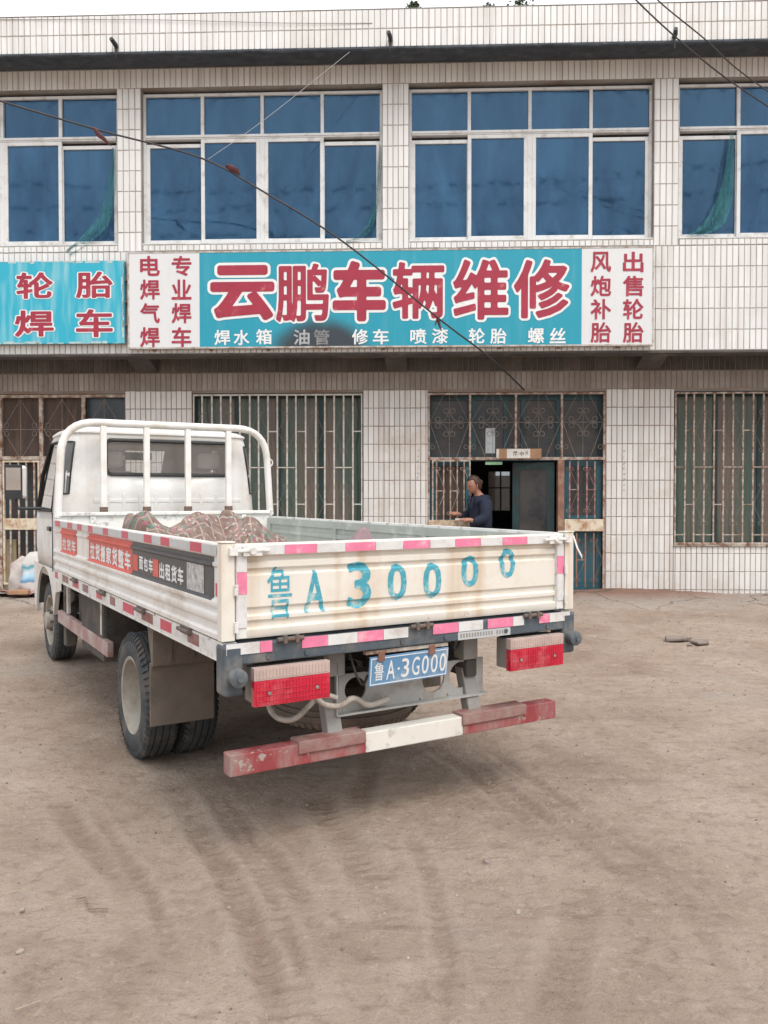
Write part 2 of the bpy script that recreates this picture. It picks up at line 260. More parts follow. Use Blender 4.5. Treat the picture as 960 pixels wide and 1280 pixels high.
# glyph painter: distance field of a character outline, thickened, cut into flat cells
GL = {}
def glyph_sdf(ch, N=72):
    if ch in GL: return GL[ch]
    c = bpy.data.curves.new('glyph', 'FONT'); c.body = ch; c.size = 1; c.resolution_u = 3
    o = bpy.data.objects.new('glyph', c); COL.objects.link(o); bpy.context.view_layer.update()
    me = bpy.data.meshes.new_from_object(o.evaluated_get(bpy.context.evaluated_depsgraph_get()))
    bpy.data.objects.remove(o); bpy.data.curves.remove(c)
    V = np.array([v.co[:2] for v in me.vertices]); cnt = {}
    for p in me.polygons:
        for k in p.edge_keys: cnt[k] = cnt.get(k, 0) + 1
    E = np.array([k for k, n in cnt.items() if n == 1]); bpy.data.meshes.remove(me)
    lo, hi = V.min(0), V.max(0); A = V[E[:, 0]]; B = V[E[:, 1]]; pad = .14
    side = max(hi - lo) + 2 * pad; n = N; h = side / (n - 1); cx, cy = (lo + hi) / 2
    xs = cx - side / 2 + h * np.arange(n); ys = cy - side / 2 + h * np.arange(n); X, Y = np.meshgrid(xs, ys); P = np.stack([X.ravel(), Y.ravel()], 1)
    D = np.full(len(P), 9.); inside = np.zeros(len(P), bool)
    for a, b in zip(A, B):
        d = b - a; t = np.clip(((P - a) @ d) / max(d @ d, 1e-12), 0, 1); q = P - (a + t[:, None] * d); D = np.minimum(D, np.hypot(q[:, 0], q[:, 1]))
        if a[1] != b[1]:
            c1 = (a[1] > P[:, 1]) != (b[1] > P[:, 1]); xi = (b[0] - a[0]) * (P[:, 1] - a[1]) / (b[1] - a[1]) + a[0]; inside ^= c1 & (P[:, 0] < xi)
    D[inside] *= -1
    GL[ch] = (D.reshape(n, n), xs, ys, lo, hi); return GL[ch]
def glyph(ch, w, h, grow, z=0, name='letter'):
    """flat mesh of a character with bounding box w x h, strokes grown by grow (em units), centred on the origin, in the XZ plane facing -Y"""
    D, xs, ys, lo, hi = glyph_sdf(ch); D = D - grow; n = len(xs); cx, cy = (lo + hi) / 2
    sx = w / (hi[0] - lo[0] + 2 * min(grow, .03)); sy = h / (hi[1] - lo[1] + 2 * min(grow, .03))
    vs = []; fs = []; idx = {}
    def vid(key, x, y):
        if key not in idx: idx[key] = len(vs); vs.append(((x - cx) * sx, z, (y - cy) * sy))
        return idx[key]
    for j in range(n - 1):
        row = D[j:j + 2]
        act = np.nonzero((row[:, :-1].min(0) < 0) | (row[:, 1:].min(0) < 0))[0]
        for i in act:
            cn = [(i, j), (i + 1, j), (i + 1, j + 1), (i, j + 1)]; poly = []
            for k in range(4):
                a = cn[k]; b = cn[(k + 1) % 4]; da = D[a[1], a[0]]; db = D[b[1], b[0]]
                if da < 0: poly.append(vid(a, xs[a[0]], ys[a[1]]))
                if (da < 0) != (db < 0):
                    t = da / (da - db); key = (min(a, b), max(a, b)); poly.append(vid(key, xs[a[0]] + t * (xs[b[0]] - xs[a[0]]), ys[a[1]] + t * (ys[b[1]] - ys[a[1]])))
            if len(poly) >= 3: fs.append(tuple(poly))
    me = bpy.data.meshes.new(name); me.from_pydata(vs, [], fs); me.update(); return me
def letters(items, m, parent, grow, y, outline=None, ogrow=.075, orient=0, name='letter', osub=True):
    """items = [(char, x, z, w, h)]; painted flat on a face whose outward normal is -Y (orient 0) of the parent"""
    for ch, x, z, w, h in items:
        if ch in ' ': continue
        me = glyph(ch, w, h, grow, name=name); me.materials.append(m)
        if orient == 0: o = link(name, me, parent, (x, y, z))
        else: o = link(name, me, parent, (y, x, z)); o.rotation_euler = (0, 0, -math.pi / 2)
        if outline:
            m2 = glyph(ch, w, h, ogrow, name='outline'); m2.materials.append(outline)
            link('outline', m2, o, (0, .003, 0))
# ------------------------------------------------------------------ GROUND
gx0, gx1, gy0, gy1 = -6.2, 6.2, 1.6, 11.62
NX, NY = 640, 640
ruts = []
def P2(pts): return [np.array(GP(*p)[:2]) for p in pts]
for pts, wd, dp in (([(205, 965), (240, 1020), (280, 1085), (318, 1165), (345, 1250), (360, 1400)], .085, .014),
                    ([(262, 975), (300, 1030), (345, 1078), (378, 1130), (392, 1200)], .075, .01),
                    ([(380, 975), (420, 1035), (452, 1080), (480, 1130), (500, 1180)], .11, .012),
                    ([(525, 925), (580, 960), (640, 1005), (690, 1045)], .09, .012),
                    ([(430, 1150), (452, 1200), (470, 1290)], .1, .011),
                    ([(700, 1000), (725, 1040), (745, 1080)], .08, .009),
                    ([(60, 985), (100, 1040), (150, 1095), (170, 1150)], .08, .008),
                    ([(730, 1100), (715, 1180), (690, 1280), (670, 1400)], .1, .009),
                    ([(0, 1130), (40, 1190), (60, 1280)], .1, .009),
                    ([(560, 930), (640, 990), (730, 1060), (800, 1110)], .05, .01), ([(590, 925), (680, 985), (770, 1045), (850, 1100)], .05, .01),
                    ([(620, 1060), (650, 1100), (668, 1150)], .045, .009), ([(640, 1050), (672, 1095), (690, 1150)], .045, .009), ([(250, 985), (330, 1100), (372, 1200), (392, 1330)], .05, .01),
                    ([(500, 1020), (540, 1100), (560, 1200), (565, 1330)], .055, .009), ([(830, 1100), (880, 1170), (930, 1250)], .06, .009), ([(110, 1000), (190, 1120), (230, 1240)], .05, .008),
                    ([(470, 930), (450, 990), (440, 1060)], .09, .01)):
    ruts.append((P2(pts), wd, dp))
gX, gY = np.meshgrid(np.linspace(gx0, gx1, NX), gy0 + (gy1 - gy0) * np.linspace(0, 1, NY) ** 1.25)
rng = np.random.RandomState(3)
def fbm(X, Y, s, oct=4, seed=0):
    out = np.zeros_like(X); amp = 1.; tot = 0
    for o in range(oct):
        r = np.random.RandomState(seed * 17 + o); n = 64; g = r.rand(n, n); x = X * s * 2 ** o; y = Y * s * 2 ** o
        xi = np.floor(x).astype(int); yi = np.floor(y).astype(int); fx = x - xi; fy = y - yi; fx = fx * fx * (3 - 2 * fx); fy = fy * fy * (3 - 2 * fy)
        a = g[yi % n, xi % n]; b = g[yi % n, (xi + 1) % n]; c = g[(yi + 1) % n, xi % n]; d = g[(yi + 1) % n, (xi + 1) % n]
        out += amp * ((a * (1 - fx) + b * fx) * (1 - fy) + (c * (1 - fx) + d * fx) * fy - .5); tot += amp; amp *= .5
    return out / tot
Z = .028 * fbm(gX, gY, .9, 3, 1) + .016 * fbm(gX, gY, 4, 4, 2) + .008 * fbm(gX * 2, gY, 9, 3, 4) + .010 * fbm(gX, gY, 17, 2, 5)
rutv = np.zeros_like(Z); berm = np.zeros_like(Z)
for pts, wd, dp in ruts:
    D = np.full(gX.shape, 9.); S = np.zeros(gX.shape); acc = 0
    for a, b in zip(pts[:-1], pts[1:]):
        d = b - a; L2 = d @ d; t = np.clip(((gX - a[0]) * d[0] + (gY - a[1]) * d[1]) / L2, 0, 1)
        q = np.hypot(gX - a[0] - t * d[0], gY - a[1] - t * d[1]); k = q < D; D[k] = q[k]; S[k] = (acc + t * math.sqrt(L2))[k]; acc += math.sqrt(L2)
    D = D + .02 * fbm(gX, gY, 9, 3, 9); fade = np.clip(S / .5, 0, 1) * np.clip((acc - S) / .6, 0, 1)
    wd = wd * .72
    core = np.exp(-(D / (wd * .8)) ** 4) * fade * np.clip(.75 + 1.3 * fbm(gX, gY, 2.2, 3, 14), 0, 1); berm = np.maximum(berm, np.exp(-((D - wd * 1.25) / (wd * .35)) ** 2) * fade)
    Z -= dp * 1.3 * core * (1 + .35 * np.sign(np.sin(S * 110))); Z += dp * .5 * np.exp(-((D - wd * 1.35) / (wd * .4)) ** 2) * fade
    rutv = np.maximum(rutv, core * (.8 + .2 * np.sign(np.sin(S * 95) + .2) * (D < wd * .5)))
# interlocking pavers half buried at the right, concrete strip by the wall
pv = (1 / (1 + np.exp(-(gX - 1.5) * 3))) * (1 / (1 + np.exp(-(gY - 6.1) * 4))) * (1 / (1 + np.exp((gY - 8.4) * 5)))
zz = .03 * (np.abs(((gX * 5) % 1) - .5) * 2)
g1 = np.abs(((gY + zz + .06 * np.sin(gX)) / .14) % 1 - .5); g2 = np.abs((gX / .2 + .5 * (np.floor((gY + zz) / .14) % 2)) % 1 - .5)
seam = np.maximum(np.clip((g1 - .40) / .1, 0, 1), np.clip((g2 - .43) / .07, 0, 1)); cover = np.clip(.55 + 2.2 * fbm(gX, gY, 1.1, 3, 12), 0, 1)
Z -= .011 * seam * pv * cover
dd = gY + .0387 * gX
Z += .03 / (1 + np.exp(-(dd - 10.3) * 14)) * (gX < 99)
mound = np.exp(-((gX - 3.25) / 1.1) ** 2 - ((dd - 11.45) / .5) ** 2) * .05 + .03 * np.exp(-((gX - 1.6) / 1.4) ** 2 - ((dd - 11.5) / .25) ** 2) + .014 * (gX > 3) * np.exp(-((dd - 11.56) / .16) ** 2) * (1 + 1.5 * fbm(gX, gY, 3, 3, 41))
Z += mound
edge = np.minimum.reduce([gX - gx0, gx1 - gX, gY - gy0]); Z *= np.clip(edge / .5, 0, 1)
vs = np.stack([gX.ravel(), gY.ravel(), Z.ravel()], 1); ii = (np.arange(NY - 1)[:, None] * NX + np.arange(NX - 1)).ravel()
fs = np.stack([ii, ii + 1, ii + 1 + NX, ii + NX], 1)
nv = len(vs); big = 900.
ring = [(-big, -big, -.0), (big, -big, 0), (big, big, 0), (-big, big, 0)]
me = bpy.data.meshes.new('ground')
corner = [0, NX - 1, NX * NY - 1, NX * (NY - 1)]
bot = list(range(0, NX)); rt = [NX - 1 + NX * i for i in range(NY)]; top = [NX * NY - 1 - i for i in range(NX)]; lf = [NX * (NY - 1) - NX * i for i in range(NY)]
outer = []
for k, lst in enumerate((bot, rt, top, lf)): outer.append([nv + k] + [nv + (k + 1) % 4] + lst[::-1])
me.from_pydata(list(map(tuple, vs)) + ring, [], list(map(tuple, fs)) + [tuple(o) for o in outer])
me.polygons.foreach_set('use_smooth', [True] * len(me.polygons))
ca = me.color_attributes.new('wear', 'FLOAT_COLOR', 'POINT')
red = np.clip(mound * 22, 0, 1); apron = 1 / (1 + np.exp(-(dd - 10.2 + .35 * fbm(gX, gY, 1.5, 3, 31)) * 10))
cols = np.zeros((nv + 4, 4)); cols[:nv, 0] = rutv.ravel(); cols[:nv, 1] = np.clip(red, 0, 1).ravel(); cols[:nv, 2] = apron.ravel(); cols[:, 3] = 1
ca.data.foreach_set('color', cols.ravel())
def ground_mat():
    m = bpy.data.materials.new('dusty_packed_dirt'); m.use_nodes = True; n = m.node_tree.nodes; L = m.node_tree.links; p = n['Principled BSDF']; p.inputs['Roughness'].default_value = .95
    p.inputs['Specular IOR Level'].default_value = .15
    tc = n.new('ShaderNodeTexCoord')
    def nz(s, d, r, dist=0, st=None):
        t = n.new('ShaderNodeTexNoise'); t.inputs['Scale'].default_value = s; t.inputs['Detail'].default_value = d; t.inputs['Roughness'].default_value = r; t.inputs['Distortion'].default_value = dist
        if st:
            mp = n.new('ShaderNodeMapping'); mp.inputs['Scale'].default_value = st; mp.inputs['Rotation'].default_value = (0, 0, .5); L.new(tc.outputs['Object'], mp.inputs[0]); L.new(mp.outputs[0], t.inputs[0])
        else: L.new(tc.outputs['Object'], t.inputs[0])
        return t
    a = nz(.9, 8, .62, .4); cr = n.new('ShaderNodeValToRGB'); e = cr.color_ramp.elements
    e[0].position = .33; e[0].color = (.305, .222, .17, 1); e[1].position = .7; e[1].color = (.50, .40, .325, 1); x = e.new(.5); x.color = (.41, .314, .247, 1)
    L.new(a.outputs[0], cr.inputs[0]); out = cr.outputs[0]
    def mix(fac, b, amt, typ='MIX'):
        nonlocal out
        mu = n.new('ShaderNodeMath'); mu.operation = 'MULTIPLY'; mu.inputs[1].default_value = amt; L.new(fac, mu.inputs[0])
        q = n.new('ShaderNodeMix'); q.data_type = 'RGBA'; q.blend_type = typ; L.new(mu.outputs[0], q.inputs[0]); L.new(out, q.inputs['A']); q.inputs['B'].default_value = (*b, 1); out = q.outputs['Result']
    def rng_(sock, lo, hi):
        r = n.new('ShaderNodeMapRange'); r.inputs[1].default_value = lo; r.inputs[2].default_value = hi; L.new(sock, r.inputs[0]); return r.outputs[0]
    b = nz(5.5, 7, .7, .6, (1, 1.8, 1)); mix(rng_(b.outputs[0], .52, .70), (.22, .152, .112), .6)
    g = nz(3.2, 6, .7); mix(rng_(g.outputs[0], .56, .72), (.52, .44, .37), .6)
    gq = nz(14, 6, .75, .4); mix(rng_(gq.outputs[0], .53, .66), (.22, .16, .122), .55); gr2 = nz(19, 6, .75, .4); mix(rng_(gr2.outputs[0], .55, .68), (.55, .47, .4), .5)
    sl_ = nz(.55, 5, .6); mix(rng_(sl_.outputs[0], .55, .68), (.40, .345, .30), .55)
    h = nz(45, 4, .7); mix(rng_(h.outputs[0], .6, .72), (.16, .12, .095), .5)
    st1 = nz(3.5, 6, .75, .5, (.35, 3.2, 1)); mix(rng_(st1.outputs[0], .55, .70), (.2, .15, .12), .45); st2 = nz(6, 6, .75, .5, (2.6, .5, 1)); mix(rng_(st2.outputs[0], .56, .72), (.46, .40, .35), .4)
    fg = nz(160, 3, .8); mix(rng_(fg.outputs[0], .54, .66), (.15, .108, .082), .45); fg2 = nz(210, 3, .8); mix(rng_(fg2.outputs[0], .58, .68), (.58, .5, .43), .4)
    at = n.new('ShaderNodeAttribute'); at.attribute_name = 'wear'; sp = n.new('ShaderNodeSeparateColor'); L.new(at.outputs[0], sp.inputs[0])
    a2 = n.new('ShaderNodeAttribute'); a2.attribute_name = 'berm'; s2 = n.new('ShaderNodeSeparateColor'); L.new(a2.outputs[0], s2.inputs[0]); mix(s2.outputs[0], (.47, .39, .33), .3)
    mix(sp.outputs[0], (.20, .135, .102), .5)
    ap = nz(2.2, 8, .7, .3); mu = n.new('ShaderNodeMath'); mu.operation = 'MULTIPLY'; L.new(sp.outputs[2], mu.inputs[0]); L.new(rng_(ap.outputs[0], .3, .6), mu.inputs[1]); mix(mu.outputs[0], (.42, .385, .35), .75)
    mix(sp.outputs[1], (.24, .135, .10), .9)
    vo = n.new('ShaderNodeTexVoronoi'); vo.feature = 'DISTANCE_TO_EDGE'; vo.inputs['Scale'].default_value = .75
    wn = nz(2, 4, .6); ad = n.new('ShaderNodeMix'); ad.data_type = 'RGBA'; ad.blend_type = 'ADD'; ad.inputs[0].default_value = .35; L.new(tc.outputs['Object'], ad.inputs['A']); L.new(wn.outputs[1], ad.inputs['B']); L.new(ad.outputs['Result'], vo.inputs[0])
    ck = n.new('ShaderNodeMapRange'); ck.inputs[1].default_value = 0; ck.inputs[2].default_value = .018; ck.inputs[3].default_value = 1; ck.inputs[4].default_value = 0; L.new(vo.outputs[0], ck.inputs[0])
    m4 = n.new('ShaderNodeMath'); m4.operation = 'MULTIPLY'; L.new(ck.outputs[0], m4.inputs[0]); L.new(sp.outputs[2], m4.inputs[1]); mix(m4.outputs[0], (.11, .085, .07), .8)
    L.new(out, p.inputs['Base Color'])
    c = nz(26, 8, .72); c2 = nz(110, 4, .7); ma = n.new('ShaderNodeMath'); ma.operation = 'ADD'; ms = n.new('ShaderNodeMath'); ms.operation = 'MULTIPLY'; ms.inputs[1].default_value = .35
    L.new(c2.outputs[0], ms.inputs[0]); L.new(c.outputs[0], ma.inputs[0]); L.new(ms.outputs[0], ma.inputs[1])
    bp = n.new('ShaderNodeBump'); bp.inputs['Strength'].default_value = 1; bp.inputs['Distance'].default_value = .03; L.new(ma.outputs[0], bp.inputs['Height']); L.new(bp.outputs[0], p.inputs['Normal'])
    return m
cb_ = me.color_attributes.new('berm', 'FLOAT_COLOR', 'POINT'); cc = np.zeros((nv + 4, 4)); cc[:nv, 0] = berm.ravel(); cc[:nv, 1] = np.clip(Z * 30 + .5, 0, 1).ravel(); cc[:, 3] = 1; cb_.data.foreach_set('color', cc.ravel())
me.materials.append(ground_mat()); me.update()
tag(link('ground', me), kind='structure')

# ------------------------------------------------------------------ BUILDING
bld = thing('shop_building', 'two storey white tiled roadside workshop building with blue upper windows', 'building', FO, -PS)
# local axes: x along wall, y into the building, z up; w metres proud -> y = -w
TPW, TPH = .0725, .25
def wall_box(mb, u0, u1, w0, w1, z0, z1): mb.box(u0, u1, -w1, -w0, z0, z1)
U0, U1 = -7.4, 7.7
LO = [(-6.06, -3.63), (-2.68, -.288), (.607, 3.035), (3.964, 6.36)]       # ground floor openings
UP = [(-6.61, -3.462), (-3.145, .006), (.347, 3.472), (3.782, 6.9)]       # upper openings
lw = MB()
wall_box(lw, U0, U1, -.3, 0, 2.8, 3.6)
prev = U0
for a, b in LO: wall_box(lw, prev, a, -.3, 0, -.2, 2.8); prev = b
wall_box(lw, prev, U1, -.3, 0, -.2, 2.8)
wall_box(lw, -2.68, -.288, -.3, 0, -.2, .69); wall_box(lw, 3.964, 6.36, -.3, 0, -.2, .69)
lw.build('ground_floor_wall', grout_low, bld)
uw = MB()
wall_box(uw, U0, U1, .45, .7, 3.231, 4.655); wall_box(uw, U0, U1, .45, .7, 6.683, 6.95)
prev = U0
for a, b in UP: wall_box(uw, prev, a, .45, .7, 4.655, 6.683); prev = b
wall_box(uw, prev, U1, .45, .7, 4.655, 6.683)
uw.build('upper_wall', grout, bld)
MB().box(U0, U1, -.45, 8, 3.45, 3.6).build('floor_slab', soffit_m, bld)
MB().box(U0, U1, -.455, 8, 6.95, 7.05).build('roof_slab', concrete, bld)
pw = MB(); pw.box(U0, U1, -1.15, -1.0, 6.93, 7.372); pw.build('parapet', grout, bld)
MB().box(U0, U1, -1.155, -.98, 7.3735, 7.38).build('parapet_cap', grout, bld)
# cornice slab: rounded mould-blackened edge, uneven
cm = MB(); n = 150
prof = [(-1.16, 6.915), (-1.18, 6.905), (-1.184, 6.878), (-1.17, 6.863), (-.9, 6.90), (-.703, 6.937), (-.703, 6.96), (-1.0, 6.945)]
vsx = []; k = len(prof)
for i in range(n + 1):
    u = U0 + (U1 - U0) * i / n; d = noise.noise(Vector((u * 2.1, 3, 0))) * .014 + noise.noise(Vector((u * 9, 1, 0))) * .006
    for (y, z) in prof: vsx.append((u, y, z + (d if z < 6.90 else 0)))
fsx = [(i * k + j, i * k + (j + 1) % k, (i + 1) * k + (j + 1) % k, (i + 1) * k + j) for i in range(n) for j in range(k)]
cm.add(vsx, fsx); cm.build('cornice_slab', mould_shade, bld, smooth=50)
# cantilever brackets carrying the upper storey
for u0, u1 in ((-3.45, -3.15), (.03, .32), (3.42, 3.75), (-6.95, -6.62)):
    MB().prism([(0, 3.085), (0, 3.45), (-.5, 3.45), (-.5, 3.215), (-.42, 3.2)], 'x', u0, u1).build('support_bracket', soffit_m, bld, bevel=.01)
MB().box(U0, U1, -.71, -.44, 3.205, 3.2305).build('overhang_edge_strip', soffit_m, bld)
# tiles: one shared unit mesh for those picked apart, the rest joined
def unit_tile():
    b = .06; v = [(-.5, 0, -.5), (.5, 0, -.5), (.5, 0, .5), (-.5, 0, .5)]; c = [(-.5 + b * 1.2, -1, -.5 + b * .35), (.5 - b * 1.2, -1, -.5 + b * .35), (.5 - b * 1.2, -1, .5 - b * .35), (-.5 + b * 1.2, -1, .5 - b * .35)]
    return v + c, [(4, 5, 6, 7), (0, 1, 5, 4), (1, 2, 6, 5), (2, 3, 7, 6), (3, 0, 4, 7)]
UTV, UTF = unit_tile()
tmesh = {}
for nm, m in (('u', tile_m), ('l', tile_low)):
    q = bpy.data.meshes.new('tile'); q.from_pydata(UTV, [], UTF); q.materials.append(m); q.update(); tmesh[nm] = q
def tile_rect(mb, u0, u1, z0, z1, w, pu, rows, gap, single=None, thick=.007, which='l', u_org=0., lim=[0]):
    zs = [z for z in rows if z0 - 1e-3 < z < z1 + 1e-3]; zs = sorted(set([z0] + zs + [z1]))
    k0 = math.floor((u0 - u_org) / pu) - 1; k1 = math.ceil((u1 - u_org) / pu) + 1
    for zi in range(len(zs) - 1):
        za, zb = zs[zi] + gap / 2, zs[zi + 1] - gap / 2
        if zb - za < .025: continue
        for k in range(k0, k1):
            a = max(u_org + k * pu, u0); b = min(u_org + (k + 1) * pu, u1)
            if b - a < .02 or random.random() < .0012: continue
            a += gap / 2; b -= gap / 2; cu, cz = (a + b) / 2 + random.gauss(0, .0007), (za + zb) / 2 + random.gauss(0, .001); sx, sz = b - a, zb - za
            tx, tz = random.gauss(0, .004), random.gauss(0, .006)
            if single and single(cu, cz) and lim[0] < 300:
                lim[0] += 1; o = link('tile', tmesh[which], bld, (cu, -w, cz)); o.scale = (sx, thick, sz); o.rotation_euler = (tx * .6, 0, tz * .6); continue
            mb.add([(cu + x * sx, -w + y * thick + (x * sx * tz + z * sz * tx if y else 0), cz + z * sz) for x, y, z in UTV], UTF)
lrows = [.084 + .25 * i for i in range(14)]
lt = MB(); G_ = .0078
sing = lambda u, z: 3.03 < u < 5.1 and z < 2.83
for a, b in ((U0, -6.06), (-3.63, -2.68), (-.288, .607), (3.035, 3.964), (6.36, U1)):
    tile_rect(lt, a, b, -.15 if b < 3 else .0, 2.834, 0, TPW, lrows, G_, sing)
mid_t = MB(); tile_rect(mid_t, U0, U1, 2.834, 3.084, 0, TPW, [], G_); mid_t.build('mid_shade_tiling', tile_shade_mid, bld, fix=False)['kind'] = 'stuff'
deep_t = MB(); tile_rect(deep_t, U0, U1, 3.084, 3.45, 0, TPW, [3.334], G_); deep_t.build('dark_shade_tiling', tile_shade_dark, bld, fix=False)['kind'] = 'stuff'
for a, b in ((-2.68, -.288), (3.964, 6.36)): tile_rect(lt, a, b, .0, .683, 0, TPW, lrows, G_, sing)
lt.build('lower_tiling', tile_low, bld, fix=False)['kind'] = 'stuff'
ut = MB(); urows = [3.231 + .2668 * i for i in range(6)]
sing2 = lambda u, z: 3.45 < u < 5.1 and z < 4.57
tile_rect(ut, U0, U1, 3.236, 4.565, .7, .0745, urows, G_, sing2, which='u')
prev = U0; prows = [6.683 - .2668 * i for i in range(8)]
for a, b in UP + [(U1, U1)]:
    tile_rect(ut, prev, a, 4.565, 6.683, .7, (a - prev) / max(1, round((a - prev) / .0745)), prows, G_, None, u_org=prev); prev = b
for a, b in UP: tile_rect(ut, a, b, 4.572, 4.648, .7, .0745, [], G_)
tile_rect(ut, U0, U1, 6.683, 6.932, .7, .0745, [], G_)
tile_rect(ut, U0, U1, 6.903, 7.37, 1.15, .0745, [7.135], G_, thick=.006)
ut.build('upper_tiling', tile_m, bld, fix=False)['kind'] = 'stuff'

# upper windows
def frame_rect(mb, u0, u1, z0, z1, t, y0, y1):
    mb.box(u0, u0 + t, y0, y1, z0, z1); mb.box(u1 - t, u1, y0, y1, z0, z1); mb.box(u0 + t, u1 - t, y0, y1, z0, z0 + t); mb.box(u0 + t, u1 - t, y0, y1, z1 - t, z1)
for wi, (a, b) in enumerate(UP):
    f = MB(); yf, yb = -.62, -.54; zt = 6.045
    frame_rect(f, a + .002, b - .002, 4.657, 6.64, .035, yf, yb)
    f.box(a + .037, b - .037, yf - .012, yb, zt, zt + .055); f.box(a + .037, b - .037, yf - .022, yf - .0125, zt + .018, zt + .037)
    q = (b - a) / 4
    for i in (1, 2, 3): f.box(a + q * i - .022, a + q * i + .022, yf - .004, yb, zt + .055, 6.605)
    f.box(a + q * 2 - .03, a + q * 2 + .03, yf - .006, yb, 4.692, zt)
    f.box(a - .0, b + .0, -.70, -.6, 4.657, 4.672)
    wf = f.build('window', alu, bld, bevel=.004)
    MB().box(a, b, -.56, -.50, 6.64, 6.683).build('head_shade', mould_shade, wf)  # dark strip stands in for the lintel's shade above the frame
    for i in range(4):
        box('pane', (a + q * i + .02, a + q * (i + 1) - .02, -.585, -.575, zt + .05, 6.62), blueglass, wf)
        s = MB(); x0 = a + (.035 if i == 0 else (q * i + (.03 if i == 2 else -.02))); x1 = a + q * (i + 1) + (-.03 if i == 1 else (-.035 if i == 3 else .02))
        back = .03 if i in (0, 3) else 0; zh = zt - (.05 if i in (0, 3) else .002)
        frame_rect(s, x0, x1, 4.693, zh, .048, -.622 + back - .006, -.595 + back)
        so = s.build('sash', alu, wf, bevel=.004)
        box('pane', (x0 + .03, x1 - .03, -.605 + back, -.598 + back, 4.72, zh - .03), blueglass, wf)
    if wi == 0: pass
# grille helper: bars, short links, thin diagonals, scrolls; kept as a part with its bars as sub-parts
def scroll(mb, u, z, y, r=.03, side=1):
    pts = [(u + side * (.008 + r * .9 + r * (1 - .12 * i / 3) * math.cos(math.pi + side * 0 + i * .62) ), y, z + r * (1 - .1 * i / 3) * math.sin(math.pi + i * .62)) for i in range(10)]
    mb.tube(pts, .004, 4)
def bar_grille(parent, a, b, z0, z1, nbar, y, zA, zB, zS, barmat, start=0, topm=None):
    g = MB(); t = .022
    g.box(a, b, y - .016, y + .016, z1 - t, z1); g.box(a, b, y - .02, y + .02, z0, z0 + .03)
    g.box(a, a + .018, y - .012, y + .012, z0 + .03, z1 - t); g.box(b - .018, b, y - .012, y + .012, z0 + .03, z1 - t)
    gr = g.build('window_grille', topm or barmat, parent)
    pit = (b - a) / (nbar - 1); me = None
    for i in range(1, nbar - 1):
        if me is None:
            q = MB(); q.box(-.0105, .0105, -.0095, .0095, z0 + .03, z1 - t); o = q.build('bar', barmat, gr, loc=(a + pit * i, y, 0)); me = o.data
        else: o = link('bar', me, gr, (a + pit * i, y, 0))
        o.rotation_euler = (random.gauss(0, .002), random.gauss(0, .0022), 0)
    lk = MB(); rd = MB()
    for i in range(nbar - 1):
        c = (i + start) % 3
        x0, x1 = a + pit * i, a + pit * (i + 1)
        for z in (zA if c == 0 else zB): lk.box(x0 + .0085, x1 - .0085, y - .007, y + .007, z - .007, z + .007)
        if c == 1 and i + 1 < nbar - 1:
            xm = x1; x2 = a + pit * (i + 2)
            for z in zS:
                for s in (-1, 1): scroll(rd, xm, z, y - .01, .026, s)
                for s, xe in ((-1, x0), (1, x2)):
                    for zz in (z + .26, z - .26):
                        if z0 < zz < z1 and any(abs(zz - za) < .08 for za in zA): rd.tube([(xm + s * .02, y - .004, z + (.03 if zz > z else -.03)), (xe - s * .012, y - .004, zz)], .0035, 4)
    lk.build('cross_link', barmat, gr)['kind'] = 'stuff'; rd.build('scroll_work', thinrod, gr)['kind'] = 'stuff'
    return gr
ZA = (2.265, 1.255); ZB = (1.765, .84); ZSc = (2.52, 2.0, 1.52, 1.0)
for (a, b), bm, st in ((LO[1], creambar, 1), (LO[3], rustbar, 2)):
    f = MB(); frame_rect(f, a, b, .69, 2.79, .05, .12, .2)
    for k in (1, 2, 3): f.box(a + (b - a) * k / 4 - .03, a + (b - a) * k / 4 + .03, .125, .19, .74, 2.74)
    wf = f.build('window', tealdark, bld)
    for k in range(4): box('pane', (a + (b - a) * k / 4 + .03, a + (b - a) * (k + 1) / 4 - .03, .15, .158, .73, 2.75), curtglass, wf)
    MB().box(a, b, 0.001, .3, 2.79, 2.8).build('head_shade', mould_shade, wf)  # black line under the lintel imitates its shade
    MB().box(a - .004, b + .004, -.03, .12, .684, .70).build('sill', rustbar, wf)
    bar_grille(bld, a + .012, b - .012, .705, 2.785, 19, .01, ZA, ZB, ZSc, bm, st)

# ---- shop entrance (grille transom, open doorway, side grilles)
ent = MB(); a, b = LO[2]; yF = .02
ZT = FW(640, 573)[1]
def uu(px, py=600, w=0): return FW(px, py, w)[0]
mull = [a + .012, uu(587.4), uu(644.7), uu(702.2), b - .012]
ent.box(a, b, yF - .02, yF + .02, 2.765, 2.79); ent.box(a, b, yF - .025, yF + .02, ZT - .02, ZT + .018)
for i, x in enumerate(mull): ent.box(x - .014, x + .014, yF - .018, yF + .018, (ZT + .018) if i not in (0, 4) else 0.03, 2.765)
door_fr = ent.build('entrance_frame', mat('peeling_white_iron', (.5, .42, .37), .6, var=.15, scale=8, dirt=(.2, .085, .05), dscale=11, damt=.62, bump=.3), bld)
